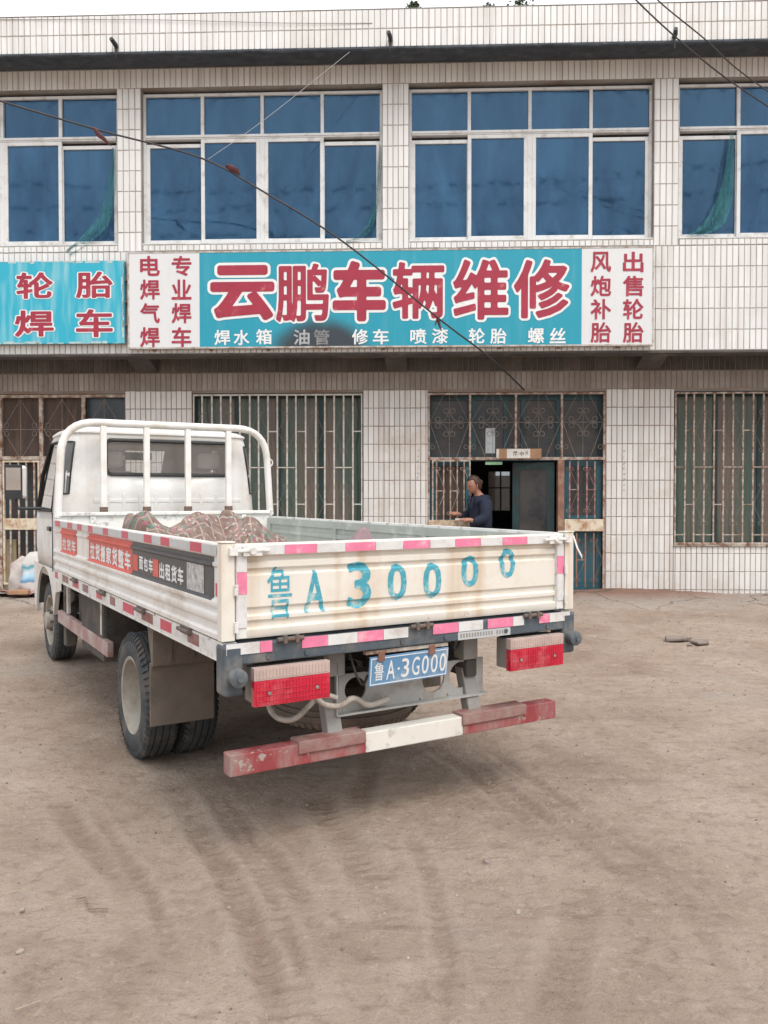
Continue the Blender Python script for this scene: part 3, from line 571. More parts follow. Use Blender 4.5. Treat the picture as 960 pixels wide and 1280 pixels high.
# scroll cross ornaments in the transom
for i in range(4):
    orn = MB()
    x0, x1 = mull[i] + .014, mull[i + 1] - .014; xm = (x0 + x1) / 2; zm = (ZT + 2.78) / 2 + .05; y = yF
    orn.tube([(x0, y, zm), (x1, y, zm)], .005, 4); orn.tube([(xm, y, ZT + .02), (xm, y, 2.765)], .004, 4)
    for s in (-1, 1):
        orn.tube([(x0 if s < 0 else x1, y - .006, zm), (xm + s * .1, y - .006, ZT + .02)], .0045, 4)
        orn.tube([(x0 if s < 0 else x1, y - .006, zm), (xm + s * .08, y - .006, 2.765)], .0035, 4)
        for dx, dz in ((s * .16, .045), (s * .16, -.045), (s * .045, .16), (s * .045, -.16)):
            r = .034; cx, cz = xm + dx, zm + dz
            orn.tube([(cx + r * math.cos(t), y - .01, cz + r * math.sin(t)) for t in [k * math.pi / 5 for k in range(10)]], .0045, 4, closed=True)
        for t in (-1, 1): orn.tube([(xm + s * .15, y - .01, zm), (xm + s * .06, y - .01, zm + t * .04), (xm, y - .01, zm + t * .15)], .0045, 4)
        for zc in (ZT + .16,): 
            cx = (x0 if s < 0 else x1) - s * .04; r = .03
            orn.tube([(cx + r * math.cos(t), y - .01, zc + r * math.sin(t)) for t in [k * math.pi / 5 for k in range(10)]], .004, 4, closed=True)
    orn.build('scroll_work', thinrod, door_fr)
# timber transom behind: teal sashes with dusty panes
tr = MB(); tr.box(a, b, .14, .2, ZT - .03, ZT + .05); tr.box(a, b, .14, .2, 2.7, 2.79)
for i, x in enumerate([a + .03, uu(593), (mull[2]) - .12, mull[2] + .12, uu(700), b - .03]): tr.box(x - .035, x + .035, .141, .199, ZT + .05, 2.7)
tr.build('transom_sash', mat('dim_teal_sash', (.022, .07, .085), .5, var=.3, dirt=(.05, .05, .045), dscale=3, damt=.5), door_fr)
box('pane', (a, b, .165, .172, ZT + .04, 2.72), oldglass, door_fr)
box('paper_strip', (uu(608), uu(620), .157, .161, FW(610, 566)[1], FW(610, 534)[1]), mat('white_notice_paper', (.6, .64, .66), .8, var=.1, scale=12, dirt=(.4, .42, .42), dscale=12, damt=.4), door_fr)
# left fixed leaf: teal board frame with brown screen, own small grille in front
l0, l1 = a + .03, uu(589)
lf_ = MB(); lf_.box(l0, l0 + .09, .10, .16, .05, ZT - .03); lf_.box(l1 - .07, l1, .10, .16, .05, ZT - .03); lf_.box(l0 + .09, l1 - .07, .10, .16, ZT - .1, ZT - .03); lf_.box(l0 + .09, l1 - .07, .10, .16, .05, 1.05)
lf_.build('left_door_leaf', teal, door_fr); box('screen', (l0 + .08, l1 - .06, .125, .13, 1.0, ZT - .08), browncloth, door_fr)
def small_grille(x0, x1, z0, z1, xs, y, m, frame=True):
    g = MB()
    if frame: frame_rect(g, x0, x1, z0, z1, .02, y - .012, y + .012)
    gr = g.build('side_grille', m, bld)
    for x in xs:
        MB().box(-.009, .009, -.008, .008, z0 + .02, z1 - .02).build('bar', m, gr, loc=(x, y, 0))
    k = MB(); mid = (z0 + z1) / 2
    for i in range(0, len(xs) - 1, 2): k.box(xs[i] + .009, xs[i + 1] - .009, y - .006, y + .006, mid - .007, mid + .007)
    for x in xs[::2]:
        for zz in (z0 + .12, z1 - .12):
            for s in (-1, 1): scroll(k, x, zz, y - .014, .024, s)
        k.tube([(x, y - .01, z1 - .12), (x + .12, y - .01, mid)], .0035, 4); k.tube([(x, y - .01, z0 + .12), (x + .12, y - .01, mid)], .0035, 4)
    k.build('cross_link', m, gr); return gr
small_grille(uu(540), uu(588), FW(560, 652)[1], ZT - .022, [uu(x) for x in (545.7, 554.6, 563, 571.5, 580)], -.02, rustbar)
MB().box(a + .012, uu(590), -.035, .06, FW(560, 664)[1], FW(560, 650)[1]).build('cross_panel', creampanel, door_fr)
small_grille(a + .02, uu(588), .1, FW(560, 664)[1] - .003, [uu(x) for x in (548, 560, 573)], .0, rustbar)
# doorway posts, right grille, panel below
MB().box(uu(697), uu(705), -.03, .1, .04, ZT - .021).build('door_post', rustred, door_fr, bevel=.008)
r0, r1 = uu(705.5), b - .026
rg = MB(); frame_rect(rg, r0, r1, .06, ZT - .03, .075, .09, .14); rg.box(r0 + .075, r1 - .075, .09, .14, .95, 1.1); rg.build('right_door_leaf', teal, door_fr)
box('screen', (r0 + .06, r1 - .06, .11, .115, 1.05, ZT - .09), oldglass, door_fr)
box('lower_board', (r0 + .06, r1 - .06, .105, .12, .1, 1.0), teal, door_fr)
zc0, zc1 = FW(730, 664)[1], FW(730, 649)[1]
small_grille(r0, r1, zc1, ZT - .022, [uu(x) for x in (712, 722.5, 733.5, 743.5)], -.005, mat('red_rust_bar', (.23, .09, .08), .6, var=.2, dirt=(.55, .5, .45), dscale=9, damt=.4), False)
MB().box(r0, r1, -.03, .06, zc0, zc1).build('cross_panel', creampanel, door_fr, bevel=.006)
small_grille(r0, r1, .1, zc0 - .003, [uu(x) for x in (721, 732, 742.5)], -.005, rustred, False)
# open door leaf with dusty glass, ajar inward
dl_ = MB(); frame_rect(dl_, 0, .58, .06, ZT - .05, .1, -.02, .02); dl_.box(.1, .48, -.018, .018, .16, .75)
dlo = dl_.build('door', tealdark, bld, loc=(uu(695), .12, 0)); dlo.rotation_euler = (0, 0, R(180 - 14))
box('pane', (.09, .49, -.004, .004, .74, ZT - .14), oldglass, dlo)
box('threshold', (a, b, -.02, .35, -.1, .045), concrete, door_fr)
# green strip + cardboard name board on the lintel
box('green_strip', (uu(607), uu(628), .03, .045, ZT - .085, ZT - .045), mat('pale_green_strip', (.28, .5, .3), .5), door_fr)
cb = thing('cardboard_notice', 'brown cardboard strip with white paper notice on the door lintel', 'notice', FB(uu(648), .035, FW(640, 567)[1]), -PS)
hw = (uu(676) - uu(620)) / 2
MB().box(-hw, hw, -.012, .012, -.07, .065).build('card', mat('brown_cardboard', (.34, .19, .11), .8, var=.15, scale=8), cb)
MB().box(uu(633) - uu(648), uu(662) - uu(648), -.0155, -.0125, -.065, .062).build('paper', mat('dirty_white_paper', (.66, .63, .58), .8, dirt=(.25, .2, .16), dscale=14, damt=.3), cb)
MB().box(-hw, -hw + .035, -.015, -.0125, -.068, .06).build('paper', MATS['dirty_white_paper'], cb)
ink = mat('black_ink', (.04, .04, .04), .7)
letters([('厅', -.05, 0, .06, .055), ('小', .04, -.002, .06, .055)], ink, cb, .03, -.0175)
# interior room, seen through the doorway
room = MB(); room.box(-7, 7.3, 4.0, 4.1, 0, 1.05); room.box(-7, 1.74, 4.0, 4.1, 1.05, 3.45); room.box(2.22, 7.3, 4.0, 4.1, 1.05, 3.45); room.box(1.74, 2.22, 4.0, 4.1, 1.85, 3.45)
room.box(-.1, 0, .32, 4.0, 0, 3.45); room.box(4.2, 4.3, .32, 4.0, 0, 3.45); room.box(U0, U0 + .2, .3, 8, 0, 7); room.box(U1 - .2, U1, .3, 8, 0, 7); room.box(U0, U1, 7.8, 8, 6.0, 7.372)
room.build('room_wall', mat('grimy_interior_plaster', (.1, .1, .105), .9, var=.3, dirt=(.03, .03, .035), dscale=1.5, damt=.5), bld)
MB().box(U0, U1, .3, 8, -.05, .04).build('room_floor', concrete, bld)
bw = MB(); frame_rect(bw, 1.74, 2.22, 1.05, 1.85, .04, 3.96, 4.06); bw.box(2.0, 2.02, 3.97, 4.05, 1.09, 1.81); bw.box(1.78, 2.18, 3.97, 4.05, 1.5, 1.52)
bwo = bw.build('back_window', tealdark, bld); box('pane', (1.78, 2.18, 4.0, 4.004, 1.09, 1.81), carglass, bwo)
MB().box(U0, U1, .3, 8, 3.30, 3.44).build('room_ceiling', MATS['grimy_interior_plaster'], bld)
yard = MB().box(-6, 7, 11.6, 11.8, 0, 1.9).build('yard_wall', mat('pale_yard_plaster', (.26, .22, .21), .9), None); yard.location = FO; yard.rotation_euler = (0, 0, -PS)
tag(yard, 'pale plastered yard wall seen through the back window', 'wall')

# ---- left entrance
a, b = LO[0]; zt = FW(50, 573)[1]
le = MB(); le.box(a, b, 0, .04, 2.75, 2.79); le.box(a, b, -.02, .04, zt - .02, zt + .03)
for px in (1, 52, 105): le.box(uu(px) - .025, uu(px) + .025, -.01, .035, zt + .03, 2.75)
le.box(uu(1) - .03, uu(1) + .02, -.012, .035, .05, zt - .02); le.box(uu(52) - .02, uu(52) + .05, -.012, .035, .05, zt - .02)
lef = le.build('left_entrance_frame', rustbar, bld)
box('curtain', (a, uu(104), .1, .12, zt, 2.76), browncloth, lef); box('pane', (uu(106), b, .1, .12, zt, 2.76), mat('dark_bluish_glass', (.05, .065, .075), .3, var=.4, scale=2), lef)
for x0, x1 in ((uu(1), uu(52)), (uu(52), uu(105)), (uu(105), b)):
    orn = MB()
    xm = (x0 + x1) / 2; zm = (zt + 2.75) / 2 - .02; orn.tube([(x0, 0, zm), (x1, 0, zm)], .006, 4); orn.tube([(xm, 0, zt), (xm, 0, 2.75)], .005, 4)
    for s in (-1, 1):
        for t in (-1, 1):
            orn.tube([(xm, .0, zm + t * .42), (xm + s * .26, .0, zm)], .004, 4); r = .035; cx, cz = xm + s * .2, zm + t * .06
            orn.tube([(cx + r * math.cos(k * .628), -.005, cz + r * math.sin(k * .628)) for k in range(10)], .004, 4, closed=True)
    orn.build('scroll_work', thinrod, lef)
g = MB(); gx0_, gx1_ = uu(4), uu(50); frame_rect(g, gx0_, gx1_, .12, zt - .03, .025, -.02, .01)
g.box(gx0_, gx1_, -.022, .012, FW(25, 662)[1], FW(25, 648)[1]); lg = g.build('left_gate', creampanel, bld)
for px in (13, 23.5, 33, 43): MB().box(-.011, .011, -.012, .008, .14, zt - .05).build('bar', rustbar, lg, loc=(uu(px), 0, 0))
box('gate_backing', (a, b, .2, .22, .05, zt), mat('dark_teal_door_board', (.03, .06, .07), .6, var=.3, scale=3, dirt=(.1, .06, .05), dscale=1.3, damt=.5, stretch=(4, 1, .6)), lef)

# ------------------------------------------------------------------ SIGNBOARDS
teal_sign = sign_mat('teal_sign_paint', (.012, .29, .40), stain=(-.80, -.66, .78, .60), streak=.08)
teal_old = sign_mat('bright_faded_teal_paint', (.02, .38, .52), streak=1.0, sun=(.28, .55, .6), lo=.46)
sign_white = sign_mat('white_sign_paint', (.66, .67, .68), streak=.25, sun=(.5, .48, .45))
def items(rows, w, cu, cz):
    out = []
    for ch, px, py, pw, ph in rows:
        u, z = FW(px, py, w); k = (10.82) / FPX
        out.append((ch, u - cu, z - cz, pw * k, ph * k))
    return out
su, sz, wS = 0.08, 3.905, .80
big = thing('shop_sign', 'long teal shop signboard with large red characters outlined in white', 'signboard', FB(su, wS, sz), -PS)
bx0, bx1, b0, b1 = -3.30 - su, 3.455 - su, 3.283 - sz, 4.535 - sz
bm_ = MB(); frame_rect(bm_, bx0, bx1, b0, b1, .02, -.003, .06)
bm_.build('frame', mat('tarnished_sign_trim', (.5, .48, .45), .5, var=.15, dirt=(.25, .17, .12), dscale=9, damt=.5), big)
x1, x2 = FW(249.5, 375, .8)[0] - su, FW(727, 375, .8)[0] - su
box('white_panel', (bx0 + .02, x1 - .001, 0, .05, b0 + .02, b1 - .02), sign_white, big)
box('teal_panel', (x1, x2, 0, .05, b0 + .02, b1 - .02), teal_sign, big)
box('white_panel', (x2 + .001, bx1 - .02, 0, .05, b0 + .02, b1 - .02), sign_white, big)
for k in range(9): box('bracket', (bx0 + .3 + k * .75, bx0 + .34 + k * .75, .05, .1, b0 - .02, b1 - .01), rustred, big)
for px in (817, 815): pass
for it_, g_ in ((('云', 303, 366, 78, 66), .046), (('鹏', 378, 366, 66, 72), .017), (('车', 449, 364, 64, 72), .046), (('辆', 523, 363, 64, 70), .022), (('维', 601, 362, 68, 74), .024), (('修', 677, 361, 68, 72), .026)):
    letters(items([it_], wS, su, sz), char_red, big, g_, -.006, char_white, g_ + .045)
soot1 = mat('soot_dulled_lettering', (.36, .37, .38), .6, var=.25, scale=14); soot2 = mat('sooty_lettering', (.19, .195, .2), .6, var=.4, scale=14)
letters(items([('油', 377, 421.5, 20, 19)], wS, su, sz), soot1, big, .020, -.004); letters(items([('管', 402, 421.5, 20, 19)], wS, su, sz), soot2, big, .020, -.004)
letters(items([(c, x, y, 20, 19) for c, x, y in (('焊', 278, 422), ('水', 302, 422), ('箱', 330, 421), ('修', 450, 421), ('车', 476, 421), ('喷', 523, 420.5), ('漆', 550, 420), ('轮', 596, 420), ('胎', 623, 420), ('螺', 670, 419.5), ('丝', 697, 419.5))], wS, su, sz), char_white, big, .020, -.004)
letters(items([(c, x, y, 25, 25) for x, st in ((187.5, '电焊气焊'), (227, '专业焊车')) for c, y in zip(st, (332.5, 362, 391.5, 421.5))], wS, su, sz), char_red, big, .022, -.004)
letters(items([(c, x, y, 25, 25) for x, st in ((751, '风炮补胎'), (791.5, '出售轮胎')) for c, y in zip(st, (327.5, 357.5, 386.5, 415.5))], wS, su, sz), char_red, big, .022, -.004)
lu, lz = -4.45, 3.893
ls = thing('tyre_sign', 'bright teal signboard with two rows of red characters, left of the long sign', 'signboard', FB(lu, wS, lz), -PS)
box('panel', (-1.16, 1.10, 0, .05, -.537, .537), teal_old, ls, bevel=.006)
fd = MB()
for i in range(46):
    t = i / 46 * 6.7; e_ = random.uniform(.006, .035); L_ = random.uniform(.06, .2)
    if t < 2.26: fd.box(-1.16 + t, min(-1.16 + t + L_, 1.098), -.0015, -.0005 - i * 1e-5, .537 - e_, .536)
    elif t < 4.52: x_ = -1.16 + (t - 2.26); fd.box(x_, min(x_ + L_, 1.098), -.0015, -.0005 - i * 1e-5, -.536, -.537 + e_)
    else: z_ = -.53 + (t - 4.52) / 2.18 * 1.0; fd.box(1.098 - e_, 1.099, -.0015, -.0005 - i * 1e-5, z_, min(z_ + L_, .535))
fd.build('faded_edge', mat('bare_faded_sheet', (.42, .55, .56), .6, var=.2, scale=9, dirt=(.3, .24, .2), dscale=9, damt=.3), ls)['kind'] = 'stuff'
fr = MB(); frame_rect(fr, -1.16, 1.10, -.537, .537, .014, .051, .075); fr.build('frame', rustred, ls)
letters(items([('轮', 43.5, 357, 47, 33), ('胎', 118, 356, 47, 33), ('焊', 43, 404.5, 50, 33), ('车', 118, 404, 47, 35)], wS, lu, lz), char_red, ls, .024, -.006, char_white, .066)
for dz in (-.3, 0, .28): box('bracket', (1.10, 1.15, .03, .09, dz, dz + .02), rustred, ls)

# ------------------------------------------------------------------ small things on the facade
for i, (px, py, lab) in enumerate(((145, 58, 'leftmost dark drain stub poking out of the white parapet, above the left window'), (488, 50, 'dark drain stub poking out of the parapet near the middle of the roofline'), (843, 46, 'dark drain stub in the parapet on the right, where an overhead wire passes'))):
    u, z = FW(px, py, 1.17); m = MB(); m.tube([(0, .03, .0), (0, -.05, .01), (-.02, -.13, .035)], [.028, .03, .026], 8); m.tube([(0, -.005, -.01), (.0, -.009, -.14)], [.022, .012], 6)
    tag(m.build('drain_pipe', black_plastic, None, smooth=40, loc=FB(u, 1.158, z), rotz=-PS), lab, 'pipe', 'drain stubs along the parapet')
netm = bpy.data.materials.new('green_nylon_net'); netm.use_nodes = True; n_ = netm.node_tree; p_ = n_.nodes['Principled BSDF']; p_.inputs['Base Color'].default_value = (.03, .17, .18, 1); p_.inputs['Roughness'].default_value = .8
nz_ = n_.nodes.new('ShaderNodeTexNoise'); nz_.inputs['Scale'].default_value = 9; tc_ = n_.nodes.new('ShaderNodeTexCoord'); mp_ = n_.nodes.new('ShaderNodeMapping'); mp_.inputs['Scale'].default_value = (3, 3, .4)
n_.links.new(tc_.outputs['Object'], mp_.inputs[0]); n_.links.new(mp_.outputs[0], nz_.inputs[0]); r_ = n_.nodes.new('ShaderNodeMapRange'); r_.inputs[1].default_value = .35; r_.inputs[2].default_value = .65; r_.inputs[3].default_value = .25; r_.inputs[4].default_value = .7
n_.links.new(nz_.outputs[0], r_.inputs[0]); n_.links.new(r_.outputs[0], p_.inputs['Alpha'])
def net(lab, L_, R_):
    """strip between two pixel polylines, real folds in depth"""
    u0, z0 = FW(*L_[0], w=.66); o = FB(u0, .66, z0); vs = []; k = len(L_); n = 6
    for i in range(k):
        a = FW(*L_[i], w=.66); b = FW(*R_[i], w=.66)
        for j in range(n + 1):
            t = j / n; vs.append((a[0] + (b[0] - a[0]) * t - u0, -.03 * math.sin(t * 9 + i) - .05 * i / k, a[1] + (b[1] - a[1]) * t - z0))
    fs = [(i * (n + 1) + j, i * (n + 1) + j + 1, (i + 1) * (n + 1) + j + 1, (i + 1) * (n + 1) + j) for i in range(k - 1) for j in range(n)]
    tag(MB().add(vs, fs).build('net_curtain', netm, None, smooth=80, loc=o, rotz=-PS, fix=False), lab, 'net', 'green nets hanging from the upper windows')
net('green net blowing from the leftmost upper window over the teal sign', [(141, 185), (138, 215), (133, 245), (124, 270), (110, 288), (96, 302), (84, 314)], [(145, 187), (145, 222), (142, 258), (135, 283), (122, 298), (105, 311), (90, 321)])
net('thin green net caught at the right end of the second upper window', [(474, 180), (472, 205), (471, 235), (466, 262), (458, 282), (446, 296), (432, 303)], [(476, 182), (477, 210), (475, 240), (471, 270), (464, 290), (452, 300), (436, 306)])
net('broad green net across the pane of the rightmost upper window', [(913, 165), (908, 195), (903, 225), (895, 250), (884, 272), (870, 288), (858, 295)], [(917, 166), (918, 198), (918, 230), (914, 258), (905, 280), (890, 292), (868, 298)])
# overhead cables (real spans in front of the facade)
cab_m = mat('black_cable', (.035, .03, .032), .6, var=.2); thinw = mat('pale_thin_wire', (.38, .38, .38), .5, var=.1)
def wp(px, py, w): u, z = FW(px, py, w); return FB(u, w, z)
def cable(pts, r, m, lab, name='overhead_cable'):
    P = []; k = len(pts)
    for i in range(k - 1):
        p0 = pts[max(i - 1, 0)]; p1 = pts[i]; p2 = pts[i + 1]; p3 = pts[min(i + 2, k - 1)]
        for s in range(6):
            t = s / 6; P.append(.5 * ((2 * p1) + (p2 - p0) * t + (2 * p0 - 5 * p1 + 4 * p2 - p3) * t * t + (3 * p1 - p0 - 3 * p2 + p3) * t ** 3))
    P.append(pts[-1]); o = P[0]; return tag(MB().tube([p - o for p in P], r, 6).build(name, m, None, smooth=80, loc=o), lab, 'cable')
def on_cable(px, py, w): return wp(px, py, w)
cable([wp(-60, 105, 2.6), wp(0, 126, 2.45), wp(125, 163, 2.15), wp(250, 197, 1.85), wp(330, 240, 1.7), wp(430, 303, 1.5), wp(552, 401, 1.2), wp(610, 445, .9), wp(655, 487, .02)], .0115, cab_m, 'thick dark cable sagging from the upper left down to the shop door')
cable([wp(260, 199, 1.84), wp(330, 150, 1.6), wp(437, 65, 1.17)], .003, thinw, 'thin pale wire running from the dark cable up to the cornice', 'tie_wire')
cable([wp(760, -40, 3.2), wp(795, 0, 3.1), wp(843, 45, 2.9), wp(900, 92, 2.7), wp(960, 133, 2.5), wp(1020, 170, 2.4)], .008, cab_m, 'lower of the two dark wires crossing the upper right corner')
cable([wp(790, -40, 3.2), wp(822, 0, 3.1), wp(880, 48, 2.9), wp(920, 85, 2.7), wp(975, 125, 2.5), wp(1020, 158, 2.4)], .007, cab_m, 'upper of the two dark wires crossing the upper right corner')
cable([FB(-4.9, 1.16, 7.345), FB(-3, 1.17, 7.30), FB(-1.2, 1.17, 7.22), FB(-.1, 1.16, 7.2)], .003, cab_m, 'faint thin wire along the face of the left parapet', 'parapet_wire')
redrag = mat('dull_red_rag', (.11, .04, .04), .9, var=.3, scale=20)
def rag(px, py, w, lab, pts, rr):
    o = wp(px, py, w); m = MB()
    for q, r in zip(pts, rr): m.tube([Vector(x) for x in q], r, 6)
    for i, v in enumerate(m.v): m.v[i] = tuple(Vector(v) + Vector(noise.noise_vector(Vector(v) * 40)) * .012)
    tag(m.build('cloth_tie', redrag, None, smooth=60, loc=o), lab, 'rag', 'rags tied on the sagging cable')
rag(117, 160, 2.17, 'dull red rag hanging off the cable before the leftmost window', [[(0, 0, 0), (.06, 0, -.07), (.13, 0, -.13), (.19, 0, -.2)]], [[.02, .026, .022, .008]])
rag(289, 210, 1.77, 'dull red rag wrapped round the cable before the second window', [[(-.06, 0, .03), (0, 0, 0), (.07, 0, -.03), (.1, 0, -.08)], [(.01, 0, .0), (.04, 0, -.07)]], [[.02, .038, .03, .008], [.02, .01]])
rag(547, 397, 1.2, 'small dark rag tied on the cable before the big sign', [[(0, 0, .01), (.02, 0, -.07), (.05, 0, -.16)], [(0, 0, 0), (-.03, 0, -.1)]], [[.024, .018, .005], [.018, .005]])

# ------------------------------------------------------------------ TRUCK
trk = thing('flatbed_truck', 'small white flatbed truck parked with its tailgate towards the viewer', 'truck', ORG, TH)
HB = BW / 2; ZT_, ZB_ = 1.212, .846
# bed floor, sills, frame
MB().box(-HB + .04, HB - .04, .05, BL - .03, .845, .88).build('bed_floor', greygreen, trk)
sl = MB(); sl.box(-HB + .005, -HB + .06, .0, BL, .765, .842); sl.box(HB - .06, HB - .005, .0, BL, .765, .842); sl.build('side_sill', chipped, trk)
rs = MB(); rs.box(-HB + .005, HB - .005, -.03, .05, .76, .838); rs.box(-HB + .02, HB - .02, .05, .12, .78, .84)
rs.build('rear_sill', bluegrey, trk, bevel=.006)
for y in (.5, 1.0, 1.9, 2.4, 2.9, 3.3): MB().box(-HB + .06, HB - .06, y - .03, y + .03, .76, .843).build('cross_member', chassis, trk)
fr_ = MB()
for s in (-.36, .36): fr_.box(s - .03, s + .03, .1, 4.9, .56, .70); fr_.box(s - .035, s + .035, .12, BL, .70, .758)
fr_.build('chassis_frame', chassis, trk, bevel=.006)
# side panels with pressed ribs (outline across x, swept along y)
def side_panel(s):
    o = s * HB
    pr = [(0, .85), (.0, .868), (-.012, .878), (-.012, .905), (.0, .915), (.004, .93), (.0, .944), (-.014, .952), (-.014, .96), (0, .972), (.003, .985), (-.001, .996), (-.012, 1.003), (-.012, 1.118), (-.004, 1.125), (-.003, 1.135), (-.012, 1.142), (-.012, 1.158), (0, 1.164), (.002, 1.2), (-.004, ZT_), (-.04, ZT_), (-.045, 1.18), (-.035, 1.16), (-.035, .85)]
    return [(o + s * a, z) for a, z in pr]
for s, m in ((-1, white_paint), (1, chipped)):
    q = side_panel(s); mb = MB(); n = len(q); ys = [.035, BL]
    mb.add([(x, y, z) for y in ys for x, z in q], [tuple(range(n)), tuple(range(n, 2 * n))[::-1]] + [(i, n + i, n + (i + 1) % n, (i + 1) % n) for i in range(n)])
    sp_ = mb.build('side_panel', [m], trk, smooth=35)
    if s > 0:
        g = MB(); g.box(HB - .055, HB - .046, .05, BL - .03, .88, 1.15)
        for y in (.05, 1.15, 2.3, BL - .06): g.box(HB - .07, HB - .055, y, y + .04, .88, 1.16)
        for z in (.97, 1.08): g.box(HB - .063, HB - .0555, .1, BL - .1, z, z + .03)
        g.box(HB - .066, HB - .0555, .05, BL, 1.15, 1.2); g.build('inner_lining', greygreen, sp_)
left_side = sp_side = [o for o in trk.children if o.name.startswith('side_panel')][0]
# corner posts
for s in (-1, 1):
    x0, x1 = sorted((s * HB + s * .004, s * (HB - .05)))
    p = MB(); p.box(x0, x1, -.012, .033, .848, 1.215); p.box(x0 - .003, x1 + .003, -.016, .037, 1.216, 1.222)
    po = p.build('corner_post', cream_paint, trk, bevel=.008)
    for z in (.90, 1.04, 1.19): MB().tube([(s * (HB - .052), -.020, z - .02), (s * (HB - .052), -.020, z + .02)], .008, 8).build('hinge_pin', chipped, po, smooth=40)
# headboard
hb = MB(); hb.box(-HB + .02, HB - .02, BL, BL + .035, .845, 1.235); hb.box(-HB + .02, HB - .02, BL - .02, BL + .05, 1.2355, 1.262)
for x in (-.6, -.2, .2, .6): hb.box(x - .02, x + .02, BL - .018, BL - .0005, .88, 1.23)
hbo = hb.build('headboard', chipped, trk, bevel=.004)
def round_path(pts, r, n=6):
    out = [Vector(pts[0])]
    for i in range(1, len(pts) - 1):
        a, b, c = Vector(pts[i - 1]), Vector(pts[i]), Vector(pts[i + 1]); p0 = b + (a - b).normalized() * r; p1 = b + (c - b).normalized() * r
        for k in range(n + 1): t = k / n; out.append(p0 * (1 - t) ** 2 + b * 2 * t * (1 - t) + p1 * t * t)
    out.append(Vector(pts[-1])); return out
gy = BL + .012
gd = MB(); gd.tube(round_path([(-.845, gy, 1.225), (-.81, gy, 1.935), (.80, gy, 1.935), (.842, gy, 1.225)], .25, 8), .029, 10)
gro = gd.build('guard_frame', white_paint, trk, smooth=50)
for x in (-.515, -.19, .137, .475):
    MB().box(-.023, .023, -.018, .018, 1.26, 1.915).build('bar', white_paint, gro, loc=(x, gy, 0), bevel=.006)
    MB().box(-.026, .026, -.024, .022, 1.262, 1.30).build('bar_foot', hinge_m, gro, loc=(x, gy, 0))
rg_ = MB(); rg_.tube([(.835 + .03 * math.cos(t), gy, 1.66 + .03 * math.sin(t)) for t in [k * math.pi / 5 for k in range(10)]], .007, 6, closed=True); rg_.build('tie_ring', white_paint, gro, smooth=60)
# tailgate: pressed panel, outline across y swept along x
tgp = [(0, .852), (-.004, .862), (-.004, .885), (.014, .892), (.014, .912), (.002, .920), (.002, .934), (.014, .942), (.014, .962), (.004, .970), (.004, 1.088), (.016, 1.096), (.016, 1.108), (.004, 1.118), (.004, 1.138), (.014, 1.146), (.014, 1.160), (-.006, 1.166), (-.006, 1.205), (0, 1.211), (.03, 1.211), (.035, 1.2), (.035, .852)]
mb = MB(); n = len(tgp); xa, xb = -HB + .055, HB - .055; mb.add([(x, y, z) for x in (xa + .045, xb - .045) for y, z in tgp], [tuple(range(n)), tuple(range(n, 2 * n))[::-1]] + [(i, n + i, n + (i + 1) % n, (i + 1) % n) for i in range(n)])
tg = mb.build('tailgate', cream_paint, trk, smooth=30)
for x0, x1 in ((xa, xa + .044), (xb - .044, xb)): MB().box(x0, x1, -.008, .034, .853, 1.2105).build('end_stile', chipped, tg, bevel=.003)
def tape(parent, spans, y, z0, z1, name='reflective_tape', th=.003):
    for x0, x1, m in spans: box(name, (x0, x1, y - th, y, z0, z1), m, parent)
def px_spans(lst, py, off=0): return [(TR(a, py, 0)[0], TR(b, py, 0)[0], m) for a, b, m in lst]
W_, P_, Rd = tape_white, tape_pink, tape_red
tp = [(301, 354.5, W_), (355, 394.5, P_), (395, 430.5, W_), (431, 468, P_), (468.5, 502.5, W_), (503, 536, P_), (536.5, 567.5, W_), (568, 599, P_), (599.5, 626.5, W_), (627, 657, P_), (657.5, 690, W_)]
tape(tg, px_spans(tp, 672), -.0065, 1.168, 1.203)
for x0, sgn in ((xa + .003, 1), (xb - .043, 1)):
    for z0, z1, m in ((.895, 1.02, W_), (1.021, 1.105, P_), (1.106, 1.164, W_)): box('reflective_tape', (x0, x0 + .040, -.0115, -.0085, z0, z1), m, tg)
bt = [(279, 320.5, W_), (321, 336, P_), (373, 405, P_), (405.5, 442, W_), (442.5, 474, P_), (474.5, 505, W_), (536, 567.5, P_), (568, 598, W_), (604, 635, P_), (635.5, 649, W_), (668, 680.5, P_), (681, 706, W_)]
tape(trk, px_spans(bt, 800), -.0305, .80, .842)
for px in (358, 521, 659):
    x = TR(px, 800)[0]; h = MB(); h.tube([(-.055, 0, 0), (.055, 0, 0)], .009, 8); h.box(-.032, -.018, -.012, .01, -.014, .016); h.box(.018, .032, -.012, .01, -.014, .016)
    h.build('tailgate_hinge', hinge_m, trk, smooth=40, loc=(x, -.04, .843))
x0 = TR(567, 797)[0]; x1 = TR(632, 792)[0]
box('maker_plate', (x0, x1, -.0335, -.0305, .763, .797), tape_grey, trk)
smk = MB()
for i in range(17):
    if i != 12: xx = x0 + .012 + i * (x1 - x0 - .03) / 17; smk.box(xx, xx + .008, -.0345, -.034, .772, .79)
smk.build('worn_print', greymetal, trk)
# rear latches
for s in (-1, 1):
    l = MB(); l.box(-.02, .055, -.006, .006, -.02, .014); l.tube([(.016, -.006, 0), (.016, -.016, 0)], .014, 10); l.tube([(-.065, -.004, 0), (.085, -.004, 0)], .0065, 6); l.box(-.075, -.045, -.012, .014, -.016, .012)
    for i, v in enumerate(l.v): l.v[i] = (-s * v[0], v[1], v[2])
    l.build('tailgate_latch', chipped, trk, smooth=30, loc=(s * (HB - .10), -.018, 1.186))
